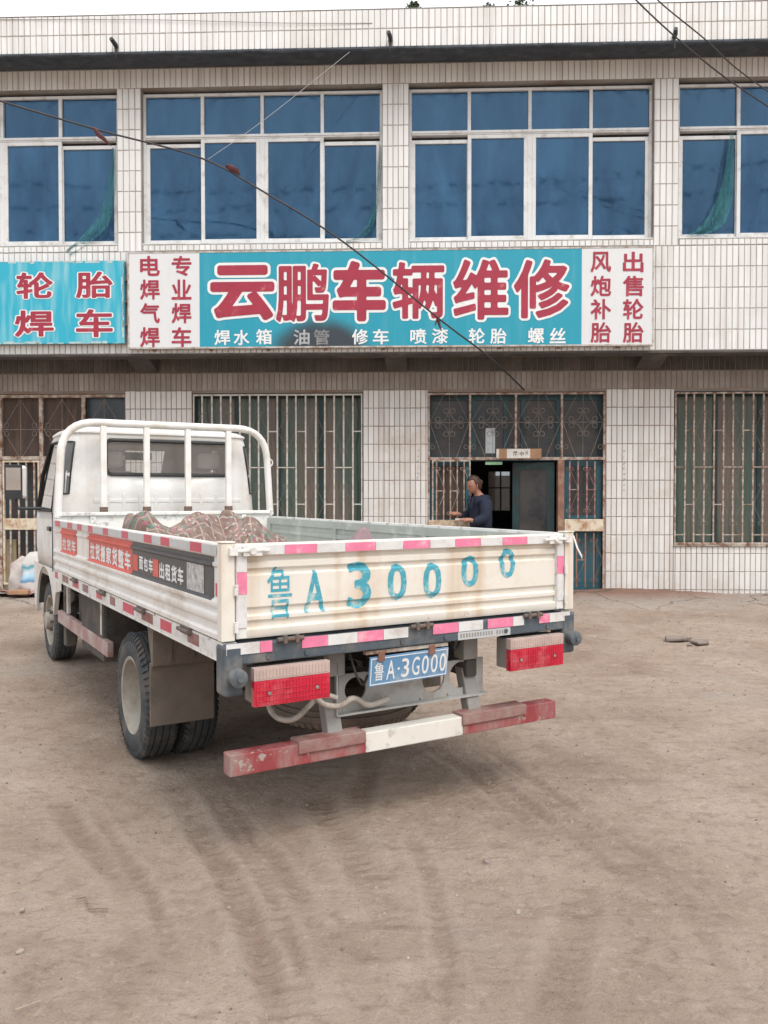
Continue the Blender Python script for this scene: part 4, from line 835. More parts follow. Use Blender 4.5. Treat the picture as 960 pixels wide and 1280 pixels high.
# stencil characters on the tailgate
sten = mat('teal_stencil_paint', (.06, .33, .42), .6, var=.15, scale=12, dirt=(.6, .6, .52), dscale=25, damt=.28)
kz = 4.0 / FPX
def tg_y(z):
    for (y0, z0), (y1, z1) in zip(tgp[1:20], tgp[2:21]):
        if z0 <= z <= z1 and z1 > z0: return y0 + (y1 - y0) * (z - z0) / (z1 - z0)
    return 0
for ch, px, py, w_, h_, g_ in (('鲁', 350, 741, .105, .205, .002), ('A', 394, 739, .09, .165, .02), ('3', 450, 731, .11, .19, .022), ('0', 497, 728, .095, .155, .02), ('0', 541, 726, .095, .155, .02), ('0', 588, 714, .095, .14, .02), ('0', 635, 704, .09, .135, .02)):
    x, z = TR(px, py); me_ = glyph(ch, w_, h_, g_); me_.materials.append(sten)
    for v in me_.vertices: v.co.y = tg_y(v.co.z + z) - .0012
    link('letter', me_, tg, (x, 0, z))
# rear corner brackets with rubber stops
for s in (-1, 1):
    c = MB(); c.box(-.042, .034, -.034, .06, -.115, .075)
    co = c.build('corner_bracket', bluegrey, trk, bevel=.012, loc=(s * (HB - .04), 0, .76))
    k = MB(); k.revolve([(0, .0), (0, .03), (-.03, .036), (-.05, .034), (-.055, .018), (-.055, 0)], (s * .0, -.03, -.04), 'y', 20); k.revolve([(-.052, .012), (-.064, .012), (-.064, 0)], (0, -.03, -.04), 'y', 10)
    k.build('rubber_stop', bluegrey, co, smooth=40)
# tail lamps
lens_r = mat('red_lamp_lens', (.5, .008, .035), .15, var=.15, scale=18, coat=.5, dirt=(.5, .1, .12), dscale=9, damt=.3); lens_c = mat('dusty_clear_lamp_lens', (.5, .38, .34), .25, var=.15, scale=18, dirt=(.42, .3, .27), dscale=9, damt=.4)
for s in (-1, 1):
    x0, x1 = (-.772, -.455) if s < 0 else (.455, .772)
    h = MB(); h.box(x0 + .006, x1 - .006, -.03, .05, .607, .743); lo = h.build('tail_lamp', greymetal, trk, bevel=.006)
    for nm, z0, z1, m in (('red_lens', .602, .698, lens_r), ('clear_lens', .699, .747, lens_c)):
        q = MB(); q.box(x0, x1, -.062, -.031, z0, z1)
        nb = 22
        for i in range(nb): xx = x0 + .008 + i * (x1 - x0 - .016) / nb; q.box(xx, xx + (x1 - x0 - .016) / nb - .002, -.0635, -.0621, z0 + .006, z1 - .006)
        if nm == 'red_lens':
            for zz in (.62, .64, .66): q.box(x0 + .01, x1 - .01, -.0655, -.064, zz, zz + .003)
        q.build(nm, m, lo, bevel=.004)
    box('lamp_mount', (x0 + .05, x1 - .05, .0505, .08, .68, .77), chassis, lo)
# number plate
plb = thing_ = MB(); plb.box(-.195, .195, -.003, .003, -.062, .062)
plo = plb.build('number_plate', mat('blue_number_plate', (.12, .27, .46), .4, var=.08, dirt=(.34, .42, .48), dscale=8, damt=.35), trk, loc=(-.065, -.03, .675)); plo.rotation_euler = (R(8), R(-1), 0)
bd = MB(); frame_rect(bd, -.190, .190, -.057, .057, .004, -.0045, -.0035); bd.build('plate_border', char_white, plo)
letters([('鲁', -.150, 0, .045, .082), ('A', -.093, 0, .042, .082), ('·', -.055, 0, .012, .012), ('3', -.022, 0, .038, .082), ('G', .030, 0, .038, .082), ('0', .078, 0, .036, .082), ('0', .124, 0, .036, .082), ('0', .168, 0, .034, .082)], char_white, plo, .008, -.0046)
pb = MB(); pb.box(-.16, -.13, -.012, -.0055, .045, .085); pb.box(.09, .12, -.012, -.0055, .045, .085); pb.build('plate_clip', rustred, plo)
MB().box(-.27, .14, -.022, .0, .742, .757).build('plate_rail', rustbar, trk)
# rear cross plate with lightening holes, hanger arms, bumper
pl = bmesh.new(); xA, xB, zA, zB = -.345, .44, .478, .640
def holed_plate(x0, x1, z0, z1, holes, y0, y1):
    """flat plate built as a grid-free fan: a strip of cells, round holes cut by boolean-free quads"""
    mb = MB(); xs = sorted(set([x0, x1] + [v for hx, hz, r in holes for v in (hx - r * 1.25, hx + r * 1.25)]))
    for i in range(len(xs) - 1):
        a, b = xs[i], xs[i + 1]; hh = [h for h in holes if a - 1e-6 <= h[0] - h[2] * 1.25 and h[0] + h[2] * 1.25 <= b + 1e-6]
        if not hh: mb.box(a, b, y0, y1, z0, z1); continue
        hx, hz, r = hh[0]; n = 32; vs = []; fs = []
        for k in range(n):
            t = 2 * math.pi * k / n; c, s = math.cos(t), math.sin(t)
            kx = ((b - hx) if c > 0 else (hx - a)) / max(abs(c), 1e-6); kzz = ((z1 - hz) if s > 0 else (hz - z0)) / max(abs(s), 1e-6); q = min(kx, kzz)
            for y in (y0, y1): vs += [(hx + r * c, y, hz + r * s), (hx + q * c, y, hz + q * s)]
        for k in range(n):
            m = (k + 1) % n; A = 4 * k; B = 4 * m; fs += [(A, A + 1, B + 1, B), (A + 2, B + 2, B + 3, A + 3), (A, B, B + 2, A + 2), (A + 1, A + 3, B + 3, B + 1)]
        mb.add(vs, fs)
    return mb
cp = holed_plate(xA, xB, zA, zB, [(-.24, .57, .052), (.16, .57, .06), (.31, .57, .06)], .12, .13)
cp.box(xA, xB, .0805, .12, zA - .004, zA + .004); cp.box(xA - .006, xA, .08, .24, zA, zB + .06)
cp.build('rear_cross_plate', mat('pale_grey_steel', (.4, .4, .38), .55, var=.12, dirt=(.25, .22, .19), dscale=6, damt=.4), trk)
for x in (-.33, .36): MB().box(x - .06, x + .02, .08, .16, .645, .755).build('frame_end', greymetal, trk, bevel=.005)
for x in (-.36, .36):
    a = MB(); a.prism([(.19, .60), (.13, .60), (.055, .36), (.115, .36)], 'x', x - .035, x + .035); a.build('bumper_arm', greymetal, trk, bevel=.006)
bz0, bz1 = .322, .405
bp_ = MB(); bp_.box(-.835, -.24, .03, .10, bz0, bz1, 0); bp_.box(-.24, .26, .03, .10, bz0, bz1, 1); bp_.box(.26, .81, .03, .10, bz0, bz1, 0)
bpo = bp_.build('rear_bumper', [bumper_red, bumper_white], trk, bevel=.004)
bq = MB(); bq.box(-.55, -.245, .02, .105, bz0 + .045, bz1 + .012); bq.build('bumper_plate', bumper_dusty, bpo, bevel=.004)
bq = MB(); bq.box(.252, .62, .02, .105, bz0 + .045, bz1 + .012); bq.build('bumper_plate', bumper_dusty, bpo, bevel=.004)
pp = MB(); pp.tube(round_path([(-.62, .2, .62), (-.60, .18, .49), (-.54, .1, .475), (-.42, .08, .585), (-.36, .06, .56)], .05), .012, 8); pp.tube(round_path([(-.45, .1, .60), (-.44, .05, .545), (-.35, .04, .525), (-.29, .06, .56), (-.2, .08, .50), (-.10, .08, .52)], .04), .013, 8)
pp.build('hanger_pipe', mat('dusty_beige_pipe', (.42, .38, .33), .6, dirt=(.2, .16, .13), dscale=9, damt=.4), trk, smooth=60)
# tyres
def tyre(xo, wd, yc, R0, rim_r, side, dual_outer=True, hub=False, lug=True):
    """axis along x; side -1: outer face towards -x"""
    tmb = MB(); o = (xo, yc, R0); h = wd / 2
    prof = [(-h + .012, rim_r), (-h, rim_r + .02), (-h - .004, rim_r + .06), (-h + .002, R0 - .05), (-h + .018, R0 - .014)]
    for a, d in ((-.72, 0), (-.46, 0), (-.44, .009), (-.38, .009), (-.36, 0), (-.06, 0), (-.04, .009), (.04, .009), (.06, 0), (.36, 0), (.38, .009), (.44, .009), (.46, 0), (.72, 0)): prof.append((a * h, R0 - d - .006 * abs(a)))
    prof += [(h - .018, R0 - .014), (h - .002, R0 - .05), (h + .004, rim_r + .06), (h, rim_r + .02), (h - .012, rim_r)]
    tmb.revolve(prof, o, 'x', 56)
    for k in range(56):
        t = 2 * math.pi * (k + .5) / 56
        for s in (-1, 1):
            c, q = math.cos(t), math.sin(t); rr = R0 - .004; x0 = xo + s * h * .74; x1 = xo + s * h * .97
            vs = []
            for dt in (-.032, .032):
                c2, q2 = math.cos(t + dt), math.sin(t + dt)
                for xx, r2 in ((x0, rr + .006), (x1, rr - .016), (x1 + s * .001, rr - .04), (x0, rr - .03)): vs.append((xx, yc + r2 * c2, R0 + r2 * q2))
            tmb.add(vs, [(0, 1, 2, 3), (7, 6, 5, 4), (0, 4, 5, 1), (1, 5, 6, 2), (3, 2, 6, 7), (0, 3, 7, 4)])
    wo = MB().revolve([(-h + .01, rim_r + .012), (-h + .004, rim_r + .006), (-h + .008, rim_r - .008)] + ([(h * .2, rim_r - .02), (h * .55, rim_r - .035), (h * .6, .09), (h * .35, .085), (h * .3, .0)] if dual_outer else [(-h + .05, rim_r - .02), (-h + .06, rim_r - .05), (-h + .02, .11), (-h + .02, .075), (-h - .03, .07), (-h - .035, .0)]), o, 'x', 40)
    if side > 0:
        for m_ in (wo,): m_.v = [(2 * xo - v[0], v[1], v[2]) for v in m_.v]
    w_ = tmb.build('wheel', rubber, trk, smooth=35); w2 = wo.build('rim', rim_m, w_, smooth=35)
    for k in range(6):
        bl = MB()
        t = k * math.pi / 3; x = (xo + side * -(h * .55)) if dual_outer else xo + side * (h - .02); rb = .115 if dual_outer else .085
        bl.tube([(x, yc + rb * math.cos(t), R0 + rb * math.sin(t)), (x + side * .025, yc + rb * math.cos(t), R0 + rb * math.sin(t))], .011, 6)
        bl.build('wheel_nut', hinge_m, w_)
RR = .332
for s in (-1, 1):
    tyre(s * .752, .175, 1.50, RR, .197, s); tyre(s * .545, .175, 1.50, RR, .197, s)
    tyre(s * .665, .175, 4.52, RR, .205, s, dual_outer=False)
MB().tube([(-.75, 1.5, RR), (.75, 1.5, RR)], .05, 12).revolve([(-.12, 0), (-.1, .1), (0, .15), (.1, .1), (.12, 0)], (.0, 1.5, RR), 'x', 20).build('rear_axle', chassis, trk, smooth=40)
MB().tube([(-.65, 4.52, RR), (.65, 4.52, RR)], .04, 10).build('front_axle', chassis, trk, smooth=40)
lfm = MB()
for s in (-.42, .42):
    for k in range(5): lfm.box(s - .03, s + .03, 1.0 + k * .06, 2.0 - k * .06, .44 + k * .014, .452 + k * .014)
lfm.build('leaf_spring', chassis, trk)
# spare tyre slung flat under the tail
sp = MB(); R0 = .35; prof = []
for a in [k * math.pi / 10 for k in range(11)]: prof.append((-.085 * math.cos(a), R0 - .05 + .05 * math.sin(a)))
prof = [(-.085, .2)] + [(-.092, .28), (-.075, R0 - .012), (-.05, R0), (-.022, R0), (-.02, R0 - .009), (-.008, R0 - .009), (-.006, R0), (.006, R0), (.008, R0 - .009), (.02, R0 - .009), (.022, R0), (.05, R0), (.075, R0 - .012), (.092, .28), (.085, .2)]
sp.revolve(prof, (0, 0, 0), 'z', 56)
for k in range(56):
    t = 2 * math.pi * (k + .5) / 56
    for s in (-1, 1):
        vs = []
        for dt in (-.032, .032):
            c, q = math.cos(t + dt), math.sin(t + dt)
            for r2, zz in ((R0 + .003, s * .052), (R0 - .01, s * .08), (R0 - .04, s * .083), (R0 - .03, s * .05)): vs.append((r2 * c, r2 * q, zz))
        sp.add(vs, [(0, 1, 2, 3), (7, 6, 5, 4), (0, 4, 5, 1), (1, 5, 6, 2), (3, 2, 6, 7), (0, 3, 7, 4)])
spo = sp.build('spare_wheel', mat('mud_brown_tyre', (.15, .12, .1), .9, var=.2, dirt=(.22, .17, .13), dscale=5, damt=.4), trk, smooth=35, loc=(.02, .72, .385))
MB().revolve([(-.05, .2), (-.02, .15), (-.02, .0)], (0, 0, 0), 'z', 24).build('rim', rim_m, spo, smooth=40)
# mudguards and flaps behind the rear wheels
for s in (-1, 1):
    x0, x1 = sorted((s * (HB - .01), s * .52))
    m = MB(); m.prism([(1.06, .27), (1.075, .27), (1.075, .58), (1.06, .58)], 'x', x0 + .015, x1 - .01); m.build('mud_flap', flap_m, trk, bevel=.003)
    q = MB(); q.prism([(1.035, .57), (1.05, .56), (1.09, .66), (1.13, .765), (1.02, .765)], 'x', x0 + .02, x1)
    for xx in (.3, .62): xm = x0 + (x1 - x0) * xx; q.box(xm - .008, xm + .008, 1.02, 1.04, .59, .76)
    q.build('mudguard', flap_m, trk)
# side rail, stays, tank
for s in (-1, 1):
    g = MB(); g.box(-.02, .02, 2.15, 3.78, -.045, .045)
    go = g.build('side_rail', mat('dusty_red_white_rail', (.36, .2, .19), .6, var=.15, dirt=(.45, .39, .36), dscale=6, damt=.6), trk, bevel=.006, loc=(s * .79, 0, .465))
    for y in (2.35, 3.45): MB().box(-.012, .012, y - .022, y + .022, .06, .30).build('stay', creambar, go, bevel=.004)
MB().box(-.80, -.42, 2.30, 2.95, .36, .74).build('tool_box', chassis, trk, bevel=.02)
MB().tube([(-.74, 3.02, .60), (-.60, 3.06, .60)], [.075, .08], 14).build('air_cleaner_cap', mat('dusty_yellow_plastic', (.5, .27, .05), .5, dirt=(.3, .2, .12), dscale=8), trk, smooth=40, bevel=.01)
MB().tube([(.62, 2.4, .5), (.62, 3.5, .5)], .17, 16).build('fuel_tank', chassis, trk, smooth=40)
uc = MB(); uc.box(-.72, -.4, 3.1, 3.45, .42, .7); uc.box(-.78, -.70, 3.62, 3.72, .25, .8); uc.tube([(-.76, 3.6, .62), (-.5, 3.9, .5)], .05, 8); uc.box(-.3, .3, 2.2, 4.9, .42, .6)
uc.build('underbody_unit', chassis, trk, bevel=.01)
# reflective pieces on the left panel cap and sill, banner
capx = -HB - .0045
reds = [(70, 76), (85, 91), (97.5, 103), (111, 116.5), (129.5, 136), (153, 161), (181, 190.5), (202, 212.5), (239, 253)]
prev = BL - .01
for i, (a, b) in enumerate(sorted(reds)):
    ya = TS(a, 648 + (a - 68) * .143 + 6)[0]; yb = TS(b, 648 + (b - 68) * .143 + 6)[0]
    if prev - ya > .02: box('reflective_tape', (capx, capx + .002, ya + .001, prev, 1.17, 1.206), tape_grey, left_side)
    box('reflective_tape', (capx - .001, capx + .002, yb, ya, 1.169, 1.207), Rd, left_side); prev = yb - .001
box('reflective_tape', (capx, capx + .002, .04, prev, 1.17, 1.206), tape_grey, left_side)
seg = [(BL - .02, 3.30, tape_red), (3.25, 3.05, tape_white)]
yy = BL - .02; i = 0
while yy > .15:
    L_ = .12 + .13 * ((i * 7) % 5) / 5; box('reflective_tape', (-HB - .001 + .004, -HB + .0045, yy - L_, yy - .004, .787, .833), (tape_red, tape_white, bumper_dusty, tape_white)[i % 4], trk); yy -= L_; i += 1
for y in (.42, 1.12, 1.95, 2.75):
    l = MB(); l.box(-.012, .0, -.06, .06, -.016, .016); l.tube([(-.018, -.07, 0), (-.018, .07, 0)], .009, 8); l.build('side_latch', hinge_m, trk, loc=(-HB + .004, y, .835))
ban_red = mat('faded_red_banner', (.60, .085, .06), .45, var=.1, scale=5, dirt=(.6, .25, .2), dscale=4, damt=.25); ban_blk = mat('grey_black_banner', (.055, .057, .062), .4, var=.15, scale=4, dirt=(.13, .13, .13), dscale=4, damt=.35)
bx = -HB + .0115
yR = lambda px: TS(px, 700)[0]
def strip(y0, y1, m, z0=.985, z1=1.162, dx=0, name='banner'):
    zs = [.985, .996, 1.003, 1.118, 1.125, 1.135, 1.142, 1.158, 1.163]; xo_ = [.003, .001, .0119, .0119, .004, .003, .0119, .0119, .001]
    pts = [(-HB + (x if x > .01 else x * .3) - .0008 - dx, z) for x, z in zip(xo_, zs) if z0 - 1e-4 <= z <= z1 + 1e-3]
    pts = [(-HB - .0006 - dx + (.0112 if .9995 < z < 1.121 or 1.139 < z < 1.16 else -.0), z) for _, z in pts]
    k = len(pts); vs = [(x, y, z) for y in (y0, y1) for x, z in pts]; return MB().add(vs, [(i, i + 1, k + i + 1, k + i) for i in range(k - 1)]).build(name, m, left_side, fix=True)
y75, y94, y109, y163, y262 = (TS(p, q)[0] for p, q in ((75, 690), (94, 695), (109, 700), (163, 715), (262, 735)))
strip(y94, y75, ban_red); strip(y163, y109, ban_red); strip(y262 - .02, y163 - .001, ban_blk)
zc = 1.06; xl = -HB + .0095
def side_letters(st, y0, y1, h, m, zc=1.06, grow=.03):
    n = len(st); p = (y1 - y0) / n
    letters([(c, y0 + p * (i + .5), zc, abs(p) * .86, h) for i, c in enumerate(st)], m, left_side, grow, xl, orient=1)
side_letters('拉货车', TS(76, 690)[0], TS(93, 695)[0], .085, tape_white, 1.05); side_letters('拉货搬家货整车', TS(110.5, 700)[0], TS(161.5, 715)[0], .10, char_white, 1.055)
ya, yb = TS(165, 715)[0], TS(171, 715)[0]
side_letters('面包车', TS(171, 712)[0], TS(189, 715)[0], .065, char_white, 1.06); side_letters('出租货车', TS(196, 715)[0], TS(227, 722)[0], .075, char_white, 1.05)
for a, b in ((164, 170), (188.5, 195.5)):
    y0, y1 = TS(b, 716)[0], TS(a, 716)[0]; box('banner_patch', (xl - .0005, xl + .0005, y0, y1, 1.015, 1.095), ban_red, left_side)
y0, y1 = TS(252, 730)[0], TS(231, 726)[0]
box('sticker', (xl - .001, xl + .0005, y0, y1, 1.004, 1.117), mat('worn_pale_sticker', (.5, .49, .48), .5, var=.2, scale=30, dirt=(.2, .2, .2), dscale=40, damt=.4), left_side)
box('reflective_tape', (xl - .001, xl + .0005, .05, .085, 1.01, 1.06), Rd, left_side)

# ---- cab: lofted shell with real openings
def cab_section(z, yr, yf, xh, rr=.13, rf=.16):
    """points counter-clockwise from rear wall; fixed indices so that openings line up"""
    P = []; xr = [-xh + rr, -.455, -.2, 0, .2, .535, xh - rr]
    P += [(x, yr) for x in xr]
    for k in range(1, 5): t = k / 5 * math.pi / 2; P.append((xh - rr + rr * math.sin(t), yr + rr - rr * math.cos(t)))
    ys = [yr + rr, yr + rr + .08, yr + rr + .2, yr + .42, yf - .22, yf - rf]
    P += [(xh, y) for y in ys]
    for k in range(1, 5): t = k / 5 * math.pi / 2; P.append((xh - rf + rf * math.cos(t), yf - rf + rf * math.sin(t)))
    P += [(x, yf + (.04 * (1 - (x / xh) ** 2))) for x in (xh - rf, .3, 0, -.3, -xh + rf)]
    for k in range(1, 5): t = k / 5 * math.pi / 2; P.append((-xh + rf - rf * math.sin(t), yf - rf + rf * math.cos(t)))
    P += [(-xh, y) for y in ys[::-1]]
    for k in range(1, 5): t = k / 5 * math.pi / 2; P.append((-xh + rr - rr * math.cos(t), yr + rr - rr * math.sin(t)))
    return [(x, y, z) for x, y in P]
CY = 3.70
secs = [(.72, CY, 5.02, .775, .10), (.95, CY, 5.06, .79, .11), (1.18, CY, 5.05, .792, .12), (1.26, CY, 5.02, .788, .12), (1.40, CY + .003, 4.97, .779, .12), (1.555, CY + .007, 4.88, .765, .12), (1.70, CY + .012, 4.78, .747, .13), (1.815, CY + .018, 4.69, .729, .13), (1.86, CY + .022, 4.62, .715, .13), (1.872, CY + .01, 4.62, .727, .13), (1.885, CY + .012, 4.6, .723, .13), (1.912, CY + .05, 4.55, .69, .15), (1.928, CY + .14, 4.45, .60, .15), (1.936, CY + .3, 4.3, .45, .15)]
SV = []; 
for z, yr, yf, xh, rr in secs: SV.append(cab_section(z, yr, yf, xh, rr))
nP = len(SV[0]); cv = [v for s_ in SV for v in s_]; cf = []
side_r = list(range(10, 17)); 
for i in range(len(SV) - 1):
    za, zb = secs[i][0], secs[i + 1][0]
    for j in range(nP):
        v = SV[i][j]; w2 = SV[i][(j + 1) % nP]; mxx = (v[0] + w2[0]) / 2; myy = (v[1] + w2[1]) / 2; zm = (za + zb) / 2
        rear = j in (1, 2, 3, 4) and 1.555 <= zm <= 1.815
        front = 22 <= j - 0 <= 24 + 1 and myy > 4.6 and abs(mxx) < .68 and 1.26 < zm < 1.82
        door = abs(abs(mxx) - .76) < .05 and 1.27 < zm < 1.82 and CY + .41 < myy < 4.9 and abs(v[0] - w2[0]) < .02
        quarter = abs(abs(mxx) - .76) < .05 and 1.42 < zm < 1.82 and CY + .14 < myy < CY + .34 and abs(v[0] - w2[0]) < .02
        if rear or front or door: continue
        cf.append((i * nP + j, i * nP + (j + 1) % nP, (i + 1) * nP + (j + 1) % nP, (i + 1) * nP + j))
cf.append(tuple(range((len(SV) - 1) * nP, len(SV) * nP)))
cab_paint = mat('dusty_white_cab_paint', (.68, .675, .66), .35, var=.05, scale=2, dirt=(.58, .53, .47), dscale=2.2, damt=.42, coat=.3, leak=((.5, .44, .38), .5), bump=.1, bscale=3)
cmb = MB().add(cv, cf); cab = cmb.build('cab', cab_paint, trk, smooth=38)
so = cab.modifiers.new('shell', 'SOLIDIFY'); so.thickness = .03; so.offset = -1
rb = MB()
for x in np.arange(-.45, .56, .125): rb.box(x - .012, x + .012, CY - .003, CY + .005, .98, 1.40)
rb.box(-.56, .64, CY - .002, CY + .005, 1.33, 1.36)
rb.build('rear_wall_rib', cab_paint, cab, bevel=.004)
def rrect(x0, x1, z0, z1, r, f, n=6):
    pts = []
    for cx, cz, a0 in ((x1 - r, z1 - r, 0), (x0 + r, z1 - r, 90), (x0 + r, z0 + r, 180), (x1 - r, z0 + r, 270)):
        for k in range(n + 1): t = R(a0 + 90 * k / n); pts.append(f(cx + r * math.cos(t), cz + r * math.sin(t)))
    return pts
f_r = lambda x, z: (x, CY - .002 + max(0, (z - 1.4)) * .04, z)
rp = rrect(-.458, .540, 1.552, 1.820, .045, f_r); MB().tube(rp, .014, 6, closed=True).build('window_seal', dkrubber, cab, smooth=60)
gp = rrect(-.458, .540, 1.552, 1.820, .045, lambda x, z: (x, f_r(x, z)[1] + .006, z)); MB().add(gp, [tuple(range(len(gp)))]).build('rear_window', carglass, cab, fix=False)
quarter_m = mat('dim_quarter_glass', (.12, .12, .12), .12, var=.3, scale=3)
# windscreen
wsv = [(x, 0, z) for x, z in ((-.64, 1.26), (.64, 1.26), (.6, 1.815), (-.6, 1.815))]
ws = [(x, (5.05 if z < 1.5 else 4.715), z) for x, _, z in wsv]; MB().add(ws, [(0, 1, 2, 3)]).build('windscreen', carglass, cab, fix=False)
# door glass + quarter glass (both sides)
for s in (-1, 1):
    def sx(z): return s * (np.interp(z, [c[0] for c in secs], [c[3] for c in secs]) - .006)
    q = [(sx(z), y, z) for y, z in ((CY + .42, 1.26), (4.83, 1.26), (4.72, 1.56), (4.48, 1.815), (CY + .42, 1.815))]
    MB().add(q, [tuple(range(5))]).build('door_glass', carglass, cab, fix=False)
    vs = []; zq = (1.40, 1.5, 1.6, 1.7, 1.80); aq = [R(38 + 13 * k) for k in range(5)]
    def qpt(z, t, o_):
        xh_, yr_, rr_ = (float(np.interp(z, [c[0] for c in secs], [c[i_] for c in secs])) for i_ in (3, 1, 4)); rr_ = .13
        return (s * (xh_ - rr_ + (rr_ + o_) * math.sin(t)), yr_ + rr_ - (rr_ + o_) * math.cos(t) + (.02 if t > 1.5 else 0), z)
    for z in zq:
        for t in aq: vs.append(qpt(z, t, .004))
    MB().add(vs, [(i_ * 5 + j_, i_ * 5 + j_ + 1, (i_ + 1) * 5 + j_ + 1, (i_ + 1) * 5 + j_) for i_ in range(4) for j_ in range(4)]).build('quarter_glass', quarter_m, cab, smooth=60)
    loop = [qpt(1.40, t, .005) for t in aq] + [qpt(z, aq[-1], .005) for z in zq[1:]] + [qpt(1.80, t, .005) for t in aq[-2::-1]] + [qpt(z, aq[0], .005) for z in zq[-2:0:-1]]
    MB().tube(loop, .007, 6, closed=True).build('window_seal', dkrubber, cab, smooth=60)
    q3 = [(sx(z) + s * .008, y, z) for y, z in ((CY + .42, 1.26), (4.83, 1.26), (4.72, 1.56), (4.48, 1.815), (CY + .42, 1.815))]; MB().tube(q3, .011, 6, closed=True).build('window_seal', dkrubber, cab, smooth=60)
    # lower side skirt with wheel arch
    arch = [(4.52 + .43 * math.cos(t), .36 + .43 * math.sin(t)) for t in [R(170 - k * 16) for k in range(11)]]
    out = [(CY + .05, .74), (CY + .05, .66)] + [a for a in arch if a[1] > .35][0:0] + [(CY + .30, .62)] + arch + [(4.97, .36), (5.05, .45), (5.07, .72), (5.04, .74)]
    x0, x1 = sorted((s * .788, s * .755)); mb = MB(); n = len(out)
    # triangulated strip between the outline and the top edge
    vs = []; fs = []
    for x in (x0, x1):
        for y, z in out[1:-1]: vs.append((x, y, z))
        for y, z in out[1:-1]: vs.append((x, y, .80 if abs(z) < .8 else .80))
    k = len(out) - 2
    for i in range(k - 1):
        fs += [(i, i + 1, k + i + 1, k + i), (2 * k + i, 3 * k + i, 3 * k + i + 1, 2 * k + i + 1), (i, 2 * k + i, 2 * k + i + 1, i + 1)]
    mb.add(vs, fs); mb.build('cab_skirt', cab_paint, cab, smooth=40)
    dl = MB(); yd = [CY + .36, CY + .362]; dl.box(s * .793 - .003, s * .793 + .003, CY + .385, CY + .391, .78, 1.25); dl.build('door_seam', dkrubber, cab)
    dh = MB(); dh.box(s * .80 - .010, s * .80 + .010, CY + .44, CY + .56, 1.10, 1.135); dh.build('door_handle', black_plastic, cab, bevel=.006)
    wheel = MB()
    for k2 in range(12):
        a0 = R(10 + k2 * 13.3); a1 = R(10 + (k2 + 1) * 13.3); rr = .42
        vs = [(x, 4.52 - r * math.cos(t), .36 + r * math.sin(t)) for x in (s * .45, s * .77) for t in (a0, a1) for r in (rr, rr + .01)]
        wheel.add(vs, [(0, 1, 3, 2), (4, 6, 7, 5), (0, 2, 6, 4), (1, 5, 7, 3), (0, 4, 5, 1), (2, 3, 7, 6)])
    wheel.build('wheel_arch', chassis, cab)
MB().box(-.74, .74, CY + .02, 4.95, .70, .74).build('cab_floor', chassis, cab)
st_ = MB()
for x in (-.40, .0, .40): st_.box(x - .19, x + .19, CY + .12, CY + .24, .95, 1.58 if x else 1.35); st_.box(x - .19, x + .19, CY + .24, CY + .7, .82, 1.0)
for x in (-.40, .40): st_.box(x - .10, x + .10, CY + .10, CY + .2, 1.60, 1.74)
st_.build('seat', mat('beige_seat_cloth', (.5, .43, .4), .9, var=.15), cab, bevel=.03)
db = MB(); db.box(-.72, .72, 4.62, 4.98, 1.0, 1.22); db.build('dashboard', black_plastic, cab, bevel=.03)
mb = MB(); mb.box(-.1, .14, 4.58, 4.6, 1.70, 1.77); mb.build('rear_view_mirror', black_plastic, cab, bevel=.01)
# roof gutter and frontal bumper/lamps (unseen side kept simple but real)
gt = MB(); gt.box(-.76, .76, 5.08, 5.16, .42, .60); gt.build('front_bumper', white_paint, cab, bevel=.02)
for s in (-1, 1):
    MB().box(s * .6 - .12, s * .6 + .12, 5.085, 5.10, .68, .80).build('headlight', lens_c, cab, bevel=.01)
# door mirrors on arms
for s in (-1, 1):
    mx_, mz_ = (TR(20, 600, 4.62) if s < 0 else (1.02, 1.46))
    if s < 0: mx_, mz_ = TR(20, 601, 4.7)
    my = 4.7
    m = MB(); m.box(-.085, .085, -.03, .045, -.15, .13); mo = m.build('door_mirror', cab_paint, cab, bevel=.025, loc=(mx_, my, mz_)); mo.rotation_euler = (0, 0, R(8) * s)
    box('mirror_rim', (-.09, .05, -.036, -.031, -.155, .135), black_plastic, mo, bevel=.02)
    mgl = box('mirror_glass', (-.078, .036, -.0015, .0015, -.13, .11), mat('mirror_glass', (.6, .63, .66), .06, metal=1., var=.02), mo); mgl.location = (0, -.040, 0); mgl.rotation_euler = (R(4), 0, 0)
    a = MB(); a.tube(round_path([(0, .01, -.12), (0, .01, -.235), (-s * (abs(mx_) - .76), -.02, -.235)], .04), .014, 8); a.build('mirror_arm', black_plastic, mo, smooth=50)

